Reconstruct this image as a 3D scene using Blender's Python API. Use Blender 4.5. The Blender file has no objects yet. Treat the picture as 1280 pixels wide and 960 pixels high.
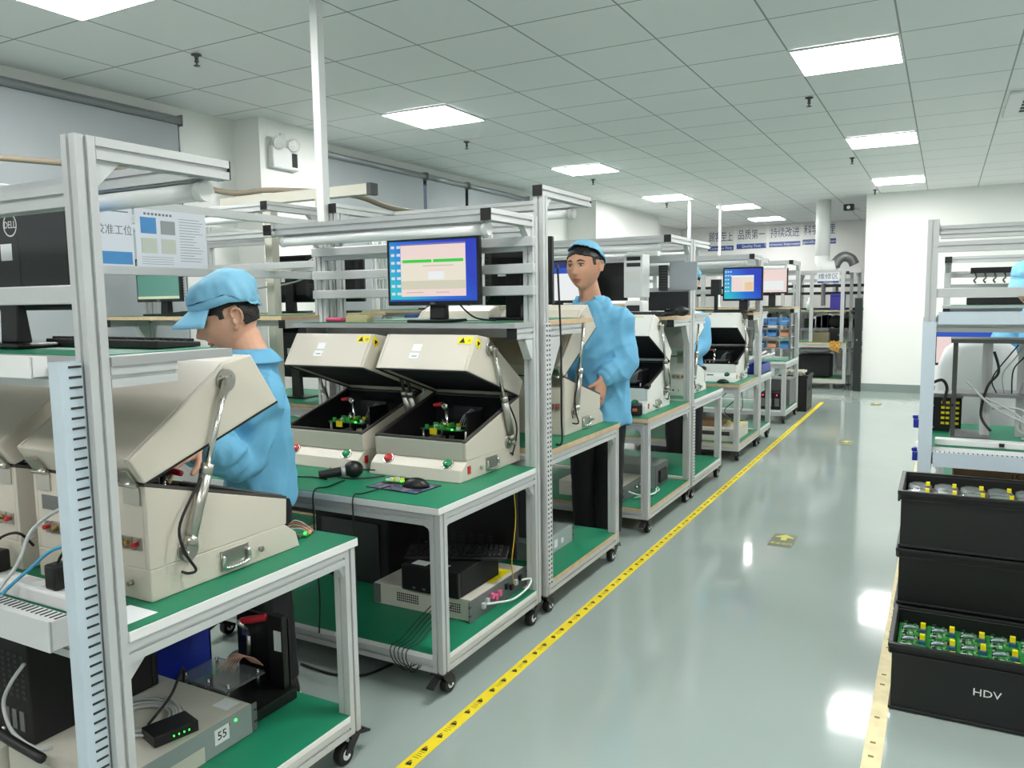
EXPOSURE, LED = 0.0, 42
import bpy, bmesh, math, random
from mathutils import Vector, Matrix, Euler, noise
rnd = random.Random(7)
SC = bpy.context.scene
COL = SC.collection
V = Vector

# ------------------------------------------------------------------ materials
def lin(c):
    return tuple(((x / 255) / 12.92 if x <= 10 else ((x / 255 + .055) / 1.055) ** 2.4) for x in c)

MATS = {}
def mat(name, rgb, rough=.5, metal=0., bump=0., bscale=40., var=0., vscale=6., emit=0., trans=0., coat=0., spec=.5):
    if name in MATS: return MATS[name]
    m = bpy.data.materials.new(name); m.use_nodes = True
    nt = m.node_tree; b = nt.nodes['Principled BSDF']
    c = lin(rgb) + (1,)
    b.inputs['Base Color'].default_value = c
    b.inputs['Roughness'].default_value = rough
    b.inputs['Metallic'].default_value = metal
    b.inputs['Specular IOR Level'].default_value = spec
    b.inputs['Coat Weight'].default_value = coat
    if trans: b.inputs['Transmission Weight'].default_value = trans
    if emit:
        b.inputs['Emission Color'].default_value = c
        b.inputs['Emission Strength'].default_value = emit
    if bump or var:
        tc = nt.nodes.new('ShaderNodeTexCoord')
    if bump:
        n = nt.nodes.new('ShaderNodeTexNoise'); n.inputs['Scale'].default_value = bscale; n.inputs['Detail'].default_value = 3
        bm = nt.nodes.new('ShaderNodeBump'); bm.inputs['Strength'].default_value = bump; bm.inputs['Distance'].default_value = .01
        nt.links.new(tc.outputs['Object'], n.inputs['Vector'])
        nt.links.new(n.outputs['Fac'], bm.inputs['Height']); nt.links.new(bm.outputs['Normal'], b.inputs['Normal'])
    if var:
        n = nt.nodes.new('ShaderNodeTexNoise'); n.inputs['Scale'].default_value = vscale; n.inputs['Detail'].default_value = 4
        r = nt.nodes.new('ShaderNodeValToRGB')
        r.color_ramp.elements[0].position = .3; r.color_ramp.elements[1].position = .7
        r.color_ramp.elements[0].color = tuple(x * (1 - var) for x in c[:3]) + (1,)
        r.color_ramp.elements[1].color = tuple(min(1, x * (1 + var)) for x in c[:3]) + (1,)
        nt.links.new(tc.outputs['Object'], n.inputs['Vector'])
        nt.links.new(n.outputs['Fac'], r.inputs['Fac']); nt.links.new(r.outputs['Color'], b.inputs['Base Color'])
    MATS[name] = m
    return m

ALU = mat('aluminium_white', (200, 202, 202), .38, .25, var=.03)
ALUD = mat('aluminium_grey', (176, 178, 178), .4, .35)
PLW = mat('plastic_white', (232, 233, 232), .45)
DUCT = mat('duct_pale_blue', (196, 210, 220), .45, var=.02)
DUCTG = mat('duct_grey', (205, 207, 207), .5)
SLOT = mat('slot_dark', (52, 54, 54), .8)
GREEN = mat('mat_green', (18, 122, 88), .48, var=.05, vscale=3)
WOOD = mat('wood_edge', (206, 178, 142), .5, var=.1, vscale=20)
BLK = mat('plastic_black', (20, 20, 21), .42)
BLKP = mat('plastic_charcoal', (44, 46, 49), .5)
BLKM = mat('matte_black', (17, 17, 18), .75)
RUB = mat('rubber_black', (14, 14, 15), .6)
FOAM = mat('foam_black', (16, 17, 20), .85)
CREAM = mat('paint_cream', (208, 201, 187), .42, bump=.05, bscale=260, var=.015)
WHITEP = mat('paint_white', (228, 228, 222), .4, bump=.04, bscale=240)
STEEL = mat('steel_brushed', (190, 186, 178), .28, .95)
CHROME = mat('chrome', (215, 215, 212), .26, 1.)
DSTEEL = mat('steel_dark', (92, 93, 92), .4, .8)
BRASS = mat('brass', (176, 144, 80), .35, .9)
REDP = mat('red_button', (196, 22, 32), .3, coat=.5)
GRNP = mat('green_button', (0, 132, 74), .3, coat=.5)
REDH = mat('red_grip', (196, 30, 48), .45)
YEL = mat('label_yellow', (240, 222, 20), .5)
INK = mat('ink_black', (24, 22, 18), .6)
PAPER = mat('paper_white', (236, 238, 240), .6)
PCB = mat('pcb_green', (36, 128, 56), .5, var=.5, vscale=110)
BLUEP = mat('blue_plastic', (24, 44, 150), .4)
GREYB = mat('instrument_grey', (146, 156, 154), .5)
BEIGE = mat('instrument_beige', (206, 202, 190), .5)
LEDG = mat('led_green', (60, 255, 80), .4, emit=4.)
LEDR = mat('led_red', (255, 40, 50), .4, emit=5.)
LEDO = mat('led_amber', (255, 140, 40), .4, emit=3.)
ORANGE = mat('orange_plastic', (226, 100, 40), .45)
CBLK = mat('cable_black', (16, 16, 17), .5)
CGRY = mat('cable_grey', (188, 190, 190), .5)
CBLU = mat('cable_blue', (70, 160, 200), .5)
CWHT = mat('cable_white', (226, 228, 226), .5)
CYEL = mat('cable_yellow', (206, 168, 40), .5)
GREYM = mat('grey_metal', (120, 122, 122), .45, .5)
ACRYL = mat('acrylic_clear', (220, 226, 226), .08, trans=.85)
CARD = mat('cardboard', (120, 92, 66), .8, var=.15, vscale=14)

# ------------------------------------------------------------------ mesh builder
class MB:
    def __init__(s): s.v = []; s.f = []; s.m = []; s.sm = []; s.st = []
    def pieces(s):
        st = s.st + [(len(s.v), len(s.f))]
        return [(st[i][0], st[i + 1][0], st[i][1], st[i + 1][1]) for i in range(len(s.st))]
    def add(s, vs, fs, m=0, smooth=False):
        o = len(s.v); s.st.append((len(s.v), len(s.f))); s.v += [V(p) for p in vs]
        for f in fs: s.f.append([o + i for i in f]); s.m.append(m); s.sm.append(smooth)
        return s
    def box(s, x0, x1, y0, y1, z0, z1, m=0):
        x0, x1 = sorted((x0, x1)); y0, y1 = sorted((y0, y1)); z0, z1 = sorted((z0, z1))
        return s.add([(x, y, z) for z in (z0, z1) for y in (y0, y1) for x in (x0, x1)],
                     [(0, 2, 3, 1), (4, 5, 7, 6), (0, 1, 5, 4), (2, 6, 7, 3), (0, 4, 6, 2), (1, 3, 7, 5)], m)
    def obox(s, c, ax, ay, az, m=0):      # centre and three half-axis vectors
        c, ax, ay, az = V(c), V(ax), V(ay), V(az)
        return s.add([c + i * ax + j * ay + k * az for k in (-1, 1) for j in (-1, 1) for i in (-1, 1)],
                     [(0, 2, 3, 1), (4, 5, 7, 6), (0, 1, 5, 4), (2, 6, 7, 3), (0, 4, 6, 2), (1, 3, 7, 5)], m)
    def prism(s, poly, a, b, axis='x', m=0):    # polygon swept along an axis
        n = len(poly)
        def P(t, q):
            return {'x': (t, q[0], q[1]), 'y': (q[0], t, q[1]), 'z': (q[0], q[1], t)}[axis]
        vs = [P(a, q) for q in poly] + [P(b, q) for q in poly]
        fs = [tuple(range(n)), tuple(range(2 * n - 1, n - 1, -1))] + [(i, (i + 1) % n, n + (i + 1) % n, n + i) for i in range(n)]
        return s.add(vs, fs, m)
    def sweep(s, prof, p0, p1, up=(0, 0, 1), m=0):   # profile (a,b) swept straight from p0 to p1
        p0, p1 = V(p0), V(p1); d = (p1 - p0).normalized(); u = V(up)
        if abs(d.dot(u)) > .95: u = V((0, 1, 0))
        a = d.cross(u).normalized(); b = a.cross(d).normalized(); n = len(prof)
        vs = [p0 + a * q[0] + b * q[1] for q in prof] + [p1 + a * q[0] + b * q[1] for q in prof]
        fs = [tuple(range(n)), tuple(range(2 * n - 1, n - 1, -1))] + [(i, (i + 1) % n, n + (i + 1) % n, n + i) for i in range(n)]
        return s.add(vs, fs, m)
    def ext(s, p0, p1, w=.045, h=.045, up=(0, 0, 1), m=0):   # slotted extrusion profile
        g, d = .0045, .007
        P = []
        cs = [(-w / 2, -h / 2), (w / 2, -h / 2), (w / 2, h / 2), (-w / 2, h / 2)]
        for i in range(4):
            a, b = V(cs[i]), V(cs[(i + 1) % 4]); e = (b - a); L = e.length; e.normalize(); nrm = V((-e.y, e.x))
            P.append(a)
            k = max(1, round(L / .045))
            for j in range(k):
                c = a + e * (L * (j + .5) / k)
                P += [c - e * g, c - e * g + nrm * d, c + e * g + nrm * d, c + e * g]
        return s.sweep([(q.x, q.y) for q in P], p0, p1, up, m)
    def cyl(s, p0, p1, r0, r1=None, n=16, m=0):
        r1 = r0 if r1 is None else r1
        p0, p1 = V(p0), V(p1); d = (p1 - p0).normalized()
        a = d.orthogonal().normalized(); b = d.cross(a)
        ang = [2 * math.pi * i / n for i in range(n)]
        vs = [p0 + (a * math.cos(t) + b * math.sin(t)) * r0 for t in ang] + [p1 + (a * math.cos(t) + b * math.sin(t)) * r1 for t in ang]
        o = len(s.v)
        s.add(vs, [(i, (i + 1) % n, n + (i + 1) % n, n + i) for i in range(n)], m, True)
        s.f += [[o + i for i in range(n)], [o + 2 * n - 1 - i for i in range(n)]]; s.m += [m, m]; s.sm += [False, False]
        return s
    def tube(s, pts, r, n=8, m=0, res=6, closed=False):
        P = catmull([V(p) for p in pts], res) if res > 1 else [V(p) for p in pts]
        rr = r if isinstance(r, (list, tuple)) else [r] * len(pts)
        R = []
        for i in range(len(P)):
            t = i / max(1, len(P) - 1) * (len(rr) - 1); k = min(int(t), len(rr) - 2) if len(rr) > 1 else 0
            R.append(rr[k] + (rr[k + 1] - rr[k]) * (t - k))
        a = (P[1] - P[0]).orthogonal().normalized(); rings = []
        for i, p in enumerate(P):
            d = (P[min(i + 1, len(P) - 1)] - P[max(i - 1, 0)]).normalized()
            a = (a - d * a.dot(d))
            a = a.normalized() if a.length > 1e-6 else d.orthogonal().normalized()
            b = d.cross(a)
            rings.append([p + (a * math.cos(2 * math.pi * j / n) + b * math.sin(2 * math.pi * j / n)) * R[i] for j in range(n)])
        return s.rings(rings, m)
    def rings(s, rings, m=0, cap=True):
        n = len(rings[0]); o = len(s.v)
        vs = [p for r in rings for p in r]; fs = []
        for i in range(len(rings) - 1):
            for j in range(n):
                fs.append((i * n + j, i * n + (j + 1) % n, (i + 1) * n + (j + 1) % n, (i + 1) * n + j))
        s.add(vs, fs, m, True)
        if cap:
            s.f += [[o + j for j in range(n)][::-1], [o + (len(rings) - 1) * n + j for j in range(n)]]; s.m += [m, m]; s.sm += [True, True]
        return s
    def ball(s, c, rx, ry=None, rz=None, rot=None, m=0, nu=20, nv=12):
        ry = rx if ry is None else ry; rz = rx if rz is None else rz
        c = V(c); M = rot if rot else Matrix.Identity(3); rg = []
        for i in range(nv + 1):
            t = math.pi * (i + .0) / nv; t = min(max(t, .02), math.pi - .02)
            rg.append([c + M @ V((rx * math.sin(t) * math.cos(2 * math.pi * j / nu), ry * math.sin(t) * math.sin(2 * math.pi * j / nu), rz * math.cos(t))) for j in range(nu)])
        return s.rings(rg, m)
    def lathe(s, prof, c, axis=(0, 0, 1), n=24, m=0):
        c = V(c); d = V(axis).normalized(); a = d.orthogonal().normalized(); b = d.cross(a)
        return s.rings([[c + d * h + (a * math.cos(2 * math.pi * j / n) + b * math.sin(2 * math.pi * j / n)) * max(r, 1e-4) for j in range(n)] for r, h in prof], m)
    def build(s, name, mats, parent=None, world=False, bevel=0, segs=2, smooth=False):
        me = bpy.data.meshes.new(name)
        off = V((0, 0, 0))
        if world and parent is not None:
            p = parent
            while p is not None: off += p.location; p = p.parent
        me.from_pydata([v - off for v in s.v], [], s.f)
        mats = mats if isinstance(mats, (list, tuple)) else [mats]
        for mm in mats: me.materials.append(mm)
        me.polygons.foreach_set('material_index', s.m)
        me.polygons.foreach_set('use_smooth', [bool(x or smooth) for x in s.sm])
        bm = bmesh.new(); bm.from_mesh(me); bmesh.ops.recalc_face_normals(bm, faces=bm.faces); bm.to_mesh(me); bm.free()
        o = bpy.data.objects.new(name, me); COL.objects.link(o)
        if parent is not None: o.parent = parent
        if bevel:
            md = o.modifiers.new('bevel', 'BEVEL'); md.width = bevel; md.segments = segs; md.limit_method = 'ANGLE'; md.angle_limit = math.radians(40)
            md.harden_normals = False
        return o

def parts(mb, name, mats, parent, world=True, bevel=0):
    """one object per piece of the builder"""
    out = []
    for (v0, v1, f0, f1) in mb.pieces():
        q = MB(); q.v = mb.v[v0:v1]; q.f = [[i - v0 for i in f] for f in mb.f[f0:f1]]; q.m = mb.m[f0:f1]; q.sm = mb.sm[f0:f1]
        out.append(q.build(name, mats, parent, world, bevel))
    return out
def catmull(P, res=6):
    if len(P) < 3: return P
    out = []
    for i in range(len(P) - 1):
        p0 = P[max(i - 1, 0)]; p1 = P[i]; p2 = P[i + 1]; p3 = P[min(i + 2, len(P) - 1)]
        for k in range(res):
            t = k / res
            out.append(.5 * ((2 * p1) + (p2 - p0) * t + (2 * p0 - 5 * p1 + 4 * p2 - p3) * t * t + (3 * p1 - p0 - 3 * p2 + p3) * t ** 3))
    out.append(P[-1]); return out

def thing(name, label, cat, loc=(0, 0, 0), rotz=0., group=None):
    o = bpy.data.objects.new(name, None); COL.objects.link(o)
    o.location = loc; o.rotation_euler = (0, 0, rotz); o.empty_display_size = .05
    return tag(o, label, cat, group)
def tag(o, label, cat, group=None, kind=None):
    if label: o['label'] = label
    if cat: o['category'] = cat
    if group: o['group'] = group
    if kind: o['kind'] = kind
    return o
def struct(o, label=None):
    o['kind'] = 'structure'
    if label: o['label'] = label
    return o
def dup(root, loc, rotz=None, label=None, group=None):
    def cp(o, par):
        c = o.copy(); COL.objects.link(c)
        if par is not None: c.parent = par
        for ch in list(o.children): cp(ch, c)
        return c
    r = cp(root, None); r.location = loc
    if rotz is not None: r.rotation_euler = (0, 0, rotz)
    if label: r['label'] = label
    if group: r['group'] = group
    return r

def text(name, s, size, m, M, parent=None, depth=.0006, align='CENTER', stretch=1.):
    """lettering as a mesh; M maps text plane (x right, y up, z out) into the parent's space"""
    cu = bpy.data.curves.new(name, 'FONT'); cu.body = s; cu.size = size; cu.extrude = depth; cu.align_x = align; cu.align_y = 'CENTER'
    cu.resolution_u = 2
    t = bpy.data.objects.new(name, cu); COL.objects.link(t)
    dg = bpy.context.evaluated_depsgraph_get(); me = bpy.data.meshes.new_from_object(t.evaluated_get(dg))
    bpy.data.objects.remove(t); bpy.data.curves.remove(cu)
    me.transform(M @ Matrix.Diagonal((stretch, 1, 1, 1)))
    me.materials.clear(); me.materials.append(m)
    o = bpy.data.objects.new(name, me); COL.objects.link(o)
    if parent is not None: o.parent = parent
    return o
def frame(o, right, up):    # 4x4 with origin, text right and text up
    r = V(right).normalized(); u = V(up).normalized(); n = r.cross(u)
    M = Matrix((r, u, n)).transposed().to_4x4(); M.translation = V(o); return M

def inset(poly, d):     # inward offset of a convex counter-clockwise polygon
    n = len(poly); A = sum(poly[i][0] * poly[(i + 1) % n][1] - poly[(i + 1) % n][0] * poly[i][1] for i in range(n))
    if A < 0: poly = poly[::-1]
    L = []
    for i in range(n):
        a, b = V(poly[i]), V(poly[(i + 1) % n]); e = (b - a).normalized(); nr = V((-e.y, e.x)); L.append((a + nr * d, e))
    out = []
    for i in range(n):
        (p, e), (q, f) = L[i - 1], L[i]
        den = e.x * f.y - e.y * f.x
        t = ((q.x - p.x) * f.y - (q.y - p.y) * f.x) / den if abs(den) > 1e-9 else 0
        out.append(tuple(p + e * t))
    return out
# ------------------------------------------------------------------ camera
cam = bpy.data.cameras.new('camera'); cam.lens = 993.5 / 1280 * 36; cam.sensor_width = 36; cam.clip_start = .05; cam.clip_end = 80
co = bpy.data.objects.new('camera', cam); COL.objects.link(co); SC.camera = co
yaw, pit, rol = .4987, .105, .0144
fw = V((-math.sin(yaw) * math.cos(pit), math.cos(yaw) * math.cos(pit), -math.sin(pit)))
rt = V((math.cos(yaw), math.sin(yaw), 0)); dn = fw.cross(rt)
c_, s_ = math.cos(rol), math.sin(rol)
r2 = rt * c_ + dn * s_; d2 = -rt * s_ + dn * c_
M = Matrix((r2, -d2, -fw)).transposed().to_4x4(); M.translation = (0, 0, 1.4); co.matrix_world = M
SC.view_settings.view_transform = 'Standard'; SC.view_settings.look = 'None'; SC.view_settings.gamma = 1; SC.view_settings.use_curve_mapping = False
SC.view_settings.exposure = EXPOSURE
w = bpy.data.worlds.new('world'); SC.world = w; w.use_nodes = True
w.node_tree.nodes['Background'].inputs['Color'].default_value = (.75, .85, 1, 1); w.node_tree.nodes['Background'].inputs['Strength'].default_value = .3

# ------------------------------------------------------------------ the room
H = 2.84
XL, XR, YB, YF = -5.0, 6.2, -3.4, 16.8
def node_mat(name):
    m = bpy.data.materials.new(name); m.use_nodes = True; return m, m.node_tree, m.node_tree.nodes['Principled BSDF']
def mth(nt, op, a, b=None):
    n = nt.nodes.new('ShaderNodeMath'); n.operation = op
    for i, q in enumerate((a, b)):
        if q is None: continue
        if isinstance(q, (int, float)): n.inputs[i].default_value = q
        else: nt.links.new(q, n.inputs[i])
    return n.outputs[0]
# epoxy floor: slow colour drift, faint orange-peel so reflections stretch
m, nt, b = node_mat('epoxy_floor')
tc = nt.nodes.new('ShaderNodeTexCoord')
n1 = nt.nodes.new('ShaderNodeTexNoise'); n1.inputs['Scale'].default_value = .9; n1.inputs['Detail'].default_value = 5
rp = nt.nodes.new('ShaderNodeValToRGB'); rp.color_ramp.elements[0].position = .3; rp.color_ramp.elements[1].position = .7
rp.color_ramp.elements[0].color = lin((149, 162, 157)) + (1,); rp.color_ramp.elements[1].color = lin((156, 169, 164)) + (1,)
nt.links.new(tc.outputs['Object'], n1.inputs['Vector']); nt.links.new(n1.outputs['Fac'], rp.inputs['Fac']); nt.links.new(rp.outputs['Color'], b.inputs['Base Color'])
n2 = nt.nodes.new('ShaderNodeTexNoise'); n2.inputs['Scale'].default_value = 5; n2.inputs['Detail'].default_value = 2
bu = nt.nodes.new('ShaderNodeBump'); bu.inputs['Strength'].default_value = .07; bu.inputs['Distance'].default_value = .012
nt.links.new(tc.outputs['Object'], n2.inputs['Vector']); nt.links.new(n2.outputs['Fac'], bu.inputs['Height']); nt.links.new(bu.outputs['Normal'], b.inputs['Normal'])
b.inputs['Roughness'].default_value = .085; b.inputs['Specular IOR Level'].default_value = .5
FLOORM = m
# suspended ceiling: painted tiles with T-bar lines
m, nt, b = node_mat('ceiling_tiles')
tc = nt.nodes.new('ShaderNodeTexCoord'); sp = nt.nodes.new('ShaderNodeSeparateXYZ'); nt.links.new(tc.outputs['Object'], sp.inputs[0])
def line(out, off):
    f = mth(nt, 'FRACT', mth(nt, 'DIVIDE', mth(nt, 'ADD', out, off), .6))
    e = mth(nt, 'ABSOLUTE', mth(nt, 'SUBTRACT', f, .5))
    return mth(nt, 'GREATER_THAN', e, .5 - .0085)
ln = mth(nt, 'MAXIMUM', line(sp.outputs[0], .275 + 12), line(sp.outputs[1], -5.05 + 12))
nz = nt.nodes.new('ShaderNodeTexNoise'); nz.inputs['Scale'].default_value = 1.3; nt.links.new(tc.outputs['Object'], nz.inputs['Vector'])
r0 = nt.nodes.new('ShaderNodeValToRGB'); r0.color_ramp.elements[0].color = lin((236, 238, 238)) + (1,); r0.color_ramp.elements[1].color = lin((242, 243, 242)) + (1,)
nt.links.new(nz.outputs['Fac'], r0.inputs['Fac'])
mx = nt.nodes.new('ShaderNodeMix'); mx.data_type = 'RGBA'; nt.links.new(ln, mx.inputs[0]); nt.links.new(r0.outputs['Color'], mx.inputs[6]); mx.inputs[7].default_value = lin((150, 154, 153)) + (1,)
nt.links.new(mx.outputs[2], b.inputs['Base Color']); b.inputs['Roughness'].default_value = .55
bu = nt.nodes.new('ShaderNodeBump'); bu.inputs['Strength'].default_value = .4; bu.inputs['Distance'].default_value = .004; bu.invert = True
nt.links.new(ln, bu.inputs['Height']); nt.links.new(bu.outputs['Normal'], b.inputs['Normal'])
CEILM = m
WALLM = mat('wall_white', (243, 243, 240), .6, bump=.03, bscale=90)
GREYW = mat('skirting_grey', (132, 146, 142), .4)
struct(MB().box(XL - .2, XR + .2, YB - .2, YF + .2, -.12, 0).build('floor', FLOORM))
struct(MB().box(XL - .2, XR + .2, YB - .2, YF + .2, H, H + .1).build('ceiling', CEILM))
struct(MB().box(-1.05, XR, 12.65, 12.80, 0, H).build('wall_passage_end', WALLM))
struct(MB().box(-1.05, XR, 12.63, 12.65, 0, .115).build('baseboard_passage_end', GREYW))
struct(MB().box(XL, XR, YF, YF + .15, 0, H).build('wall_far', WALLM))
struct(MB().box(XR, XR + .15, YB, YF, 0, H).build('wall_right', WALLM))
struct(MB().box(XL, XR, YB - .15, YB, 0, H).build('wall_rear', WALLM))
# left wall with window openings: sill wall, head, piers
lw = MB()
lw.box(XL - .15, XL, YB, YF, 0, .9).box(XL - .15, XL, YB, YF, 2.74, H)
for a, c in ((4.12, 5.57), (9.62, YF), (YB, -1.9)): lw.box(XL - .15, XL, a, c, .9, 2.74)
struct(lw.build('wall_left', WALLM))
struct(MB().box(XL, -4.72, 4.63, 5.27, 0, H - .001).build('pillar', WALLM))
struct(MB().box(XL, -4.55, 11.0, 13.9, 0, H - .001).build('pillar', WALLM))
GLASS = mat('window_glass', (214, 226, 232), .05, trans=.9)
FR = mat('window_frame_grey', (120, 124, 128), .4, .3)
for k, (a, c) in enumerate(((-1.9, 4.12), (5.57, 9.62))):
    fr = MB()
    n = 4 if k == 0 else 3
    for i in range(n + 1):
        y = a + (c - a) * i / n; y = min(max(y, a + .03), c - .03); fr.box(XL - .12, XL - .06, y - .03, y + .03, .9, 2.74)
    fr.box(XL - .12, XL - .06, a, c, .9, .96).box(XL - .12, XL - .06, a, c, 2.68, 2.74)
    f = struct(fr.build('window_%d' % (k + 1), FR))
    g = MB().box(XL - .095, XL - .085, a + .03, c - .03, .94, 2.7).build('window_pane', GLASS, f)
BLIND = mat('blind_fabric', (178, 184, 188), .8, var=.02, vscale=2)
RAILM = mat('blind_rail', (168, 172, 176), .35, .6)
def blind(y0, y1, label, ztop=2.70):
    t = thing('roller_blind', label, 'blind', (XL + .06, (y0 + y1) / 2, ztop), 0, 'roller blinds along the window wall')
    MB().box(XL + .050, XL + .0525, y0 + .012, y1 - .012, 1.0, ztop).build('blind_fabric', BLIND, t, True)
    MB().cyl((XL + .06, y0, ztop + .03), (XL + .06, y1, ztop + .03), .028).build('roller', RAILM, t, True)
    MB().box(XL + .042, XL + .062, y0 + .012, y1 - .012, .975, 1.0).build('bottom_bar', RAILM, t, True)
    b = MB()
    for y in (y0 - .004, y1 + .001): b.box(XL + .001, XL + .09, y, y + .003, ztop - .01, ztop + .07)
    parts(b, 'end_bracket', RAILM, t)
blind(-1.8, 4.08, 'very wide blue grey roller blind beside the pillar with the twin-head emergency lamp')
blind(5.62, 7.18, 'grey roller blind starting just behind the pillar with the emergency lamp')
blind(7.22, 8.03, 'narrow grey roller blind between two dark gaps')
blind(8.07, 9.58, 'grey roller blind farthest down the window wall')

# ceiling panels
LEDP = mat('led_panel', (255, 255, 252), .4, emit=LED)
LFR = mat('panel_frame', (225, 227, 226), .4)
def panel(cx, cy, label):
    t = thing('ceiling_light', label, 'ceiling light', (cx, cy, H - .004), 0, 'square LED panels in the ceiling')
    MB().box(-.285, .285, -.285, .285, -.008, -.002).build('diffuser', LEDP, t)
    f = MB()
    f.box(-.298, .298, -.298, -.285, -.01, .002).box(-.298, .298, .285, .298, -.01, .002).box(-.298, -.285, -.285, .285, -.01, .002).box(.285, .298, -.285, .285, -.01, .002)
    f.build('frame', LFR, t); return t
for cx, cy, lb in ((-3.575, 2.35, 'LED panel cut by the top edge above the ducted bench'),
                   (-3.575, 5.35, 'large LED panel over the aisle blind, nearest whole one in the window side line'),
                   (-3.575, 8.35, 'LED panel second after the nearest whole one in the window side line'),
                   (-3.575, 11.35, 'LED panel over the middle of the bench row beside a sprinkler'),
                   (-2.975, 13.15, 'small LED panel above the blue slogan lettering'),
                   (-2.975, 15.45, 'smallest LED panel nearest the far wall with slogans'),
                   (-.575, 5.35, 'largest LED panel above the walkway'),
                   (-.575, 8.35, 'LED panel in the middle of the walkway line'),
                   (-.575, 11.35, 'LED panel above the walkway closest to the blank white wall')):
    panel(cx, cy, lb)
for cx, cy in ((-.575, 2.35), (2.425, 2.35), (2.425, 5.35), (2.425, 8.35), (2.425, 11.35), (-.575, -.65), (-3.575, -.65), (2.425, -.65)):
    panel(cx, cy, 'LED panel of the ceiling outside the photographed part')['label'] = 'square LED ceiling panel outside the photo'

# sprinklers
def sprinkler(x, y, lb):
    o = MB().lathe([(.0, -.0), (.028, 0), (.03, -.006), (.012, -.012), (.009, -.035), (.013, -.037), (.013, -.044), (.006, -.046), (.005, -.06), (.018, -.062), (.018, -.066), (0, -.066)], (0, 0, 0), n=14)
    ob = o.build('sprinkler', DSTEEL); ob.location = (x, y, H - .001); tag(ob, lb, 'sprinkler', 'ceiling sprinklers')
for x, y, lb in ((-3.86, 3.33, 'sprinkler head above the long wall blind'), (-3.88, 6.33, 'sprinkler head just behind the large window side LED panel'),
                 (-3.8, 9.1, 'sprinkler head between the second and third window side LED panels'), (-3.8, 12.0, 'sprinkler head near the far window side LED panel'),
                 (-.93, 6.3, 'sprinkler head behind the largest walkway LED panel'), (-.92, 9.24, 'sprinkler head between the middle and last walkway LED panels'),
                 (-.91, 12.18, 'sprinkler head close to the blank white wall')): sprinkler(x, y, lb)
# ceiling air vent
t = thing('air_vent', 'white ceiling air vent with dark slots at the picture edge', 'air vent', (.75, 7.35, H - .001))
v_ = MB().box(-.4, .4, -.45, .45, -.02, 0)
v_.build('vent_frame', LFR, t, bevel=.006)
v_ = MB()
for k in range(5): v_.box(-.3, .3, -.3 + k * .12, -.24 + k * .12, -.024, -.0195)
parts(v_, 'slot', SLOT, t, False)
# emergency lamp on the pillar
t = thing('emergency_light', 'white twin-head emergency lamp on the pillar', 'emergency light', (-4.72, 4.86, 2.55))
MB().box(.0, .055, -.15, .15, -.085, .085).build('housing', PLW, t, bevel=.012)
MB().box(.0552, .057, .06, .12, -.06, .05).build('indicator_panel', SLOT, t)
for dy in (-.08, .08):
    h = MB().cyl((.03, dy, .115), (.075, dy - .02, .105), .05, .06, 20).build('lamp_head', PLW, t)
    MB().cyl((.0752, dy - .02, .105), (.078, dy - .021, .1045), .048, .044, 20).build('lens', CHROME, h)
MB().box(.0, .03, -.02, .02, .085, .2).build('wall_mount', PLW, t)
# cctv
t = thing('security_camera', 'small black camera on an arm at the white wall corner', 'camera', (-1.05, 12.62, 2.66))
MB().box(-.30, -.16, -.06, .06, -.04, .05).build('housing', BLK, t, bevel=.01)
MB().cyl((-.16, 0, -.02), (0.0, 0, -.05), .01).build('arm', ALUD, t)
MB().cyl((-.23, -.061, .0), (-.23, -.075, .0), .025).build('lens', CHROME, t)

# floor markings
YT = mat('tape_yellow', (236, 212, 36), .45, var=.05, vscale=12)
YTW = mat('tape_worn', (222, 208, 160), .5, var=.12, vscale=18)
def tape(x0, x1, y0, y1, mm, lb, marks):
    o = MB().box(x0, x1, y0, y1, .0003, .0016)
    xm = (x0 + x1) / 2; y = y0 + .05; k = 0
    while y < min(y1, 9) - .1:
        if marks:
            d = .011
            o.add([(xm - d, y, .0019), (xm + d, y + .004, .0019), (xm + .002, y + .024, .0019)], [(0, 1, 2)], 1)
            o.add([(xm - d, y + .008, .0019), (xm - d + .005, y + .006, .0019), (xm - .002, y + .028, .0019), (xm - .007, y + .028, .0019)], [(0, 1, 2, 3)], 1)
        for q in range(5):
            if marks and k % 2 == 0: o.box(xm - .012 + rnd.random() * .004, xm + .004 + rnd.random() * .008, y + .045 + q * .011, y + .048 + q * .011, .0015, .0018, 2)
        if not marks and rnd.random() < .6:
            o.box(xm - .012, xm + .004, y, y + .012, .0015, .0018, 2)
        y += .085; k += 1
    tag(o.build('floor_tape', [mm, INK, mat('tape_print', (120, 106, 30), .6)]), lb, 'floor tape')
tape(-1.407, -1.36, .6, 11.1, YT, 'bright yellow floor tape with black triangles along the bench row', True)
tape(-.172, -.118, .6, 10.2, YTW, 'pale worn floor tape beside the black crates', False)
SIGN = mat('sign_olive', (104, 108, 84), .5); SIGNY = mat('sign_yellow', (206, 204, 98), .5)
def floor_sign(x, y, lb, far=False):
    t = thing('floor_sign', lb, 'floor sign', (x, y, .0004), 0, 'exit arrows on the floor')
    MB().box(-.065, .065, -.13, .13, 0, .001).build('plate', SIGN, t)
    a = MB().prism([(-.016, .0), (.016, .0), (.016, .055), (-.016, .055)], .0011, .0014, 'z')
    a.prism([(-.05, .05), (-.02, .075), (0, .1), (.02, .075), (.05, .05), (.05, .065), (0, .118), (-.05, .065)], .0011, .0014, 'z')
    a.prism([(-.05, .052), (.05, .052), (0, .112)], .0011, .00145, 'z')
    a.build('arrow', SIGNY, t)
    text('lettering', '\u5b89\u5168\u51fa\u53e3', .042, SIGNY, frame((0, -.07, .0012), (1, 0, 0), (0, 1, 0)), t, .0002, stretch=.72)
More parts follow.
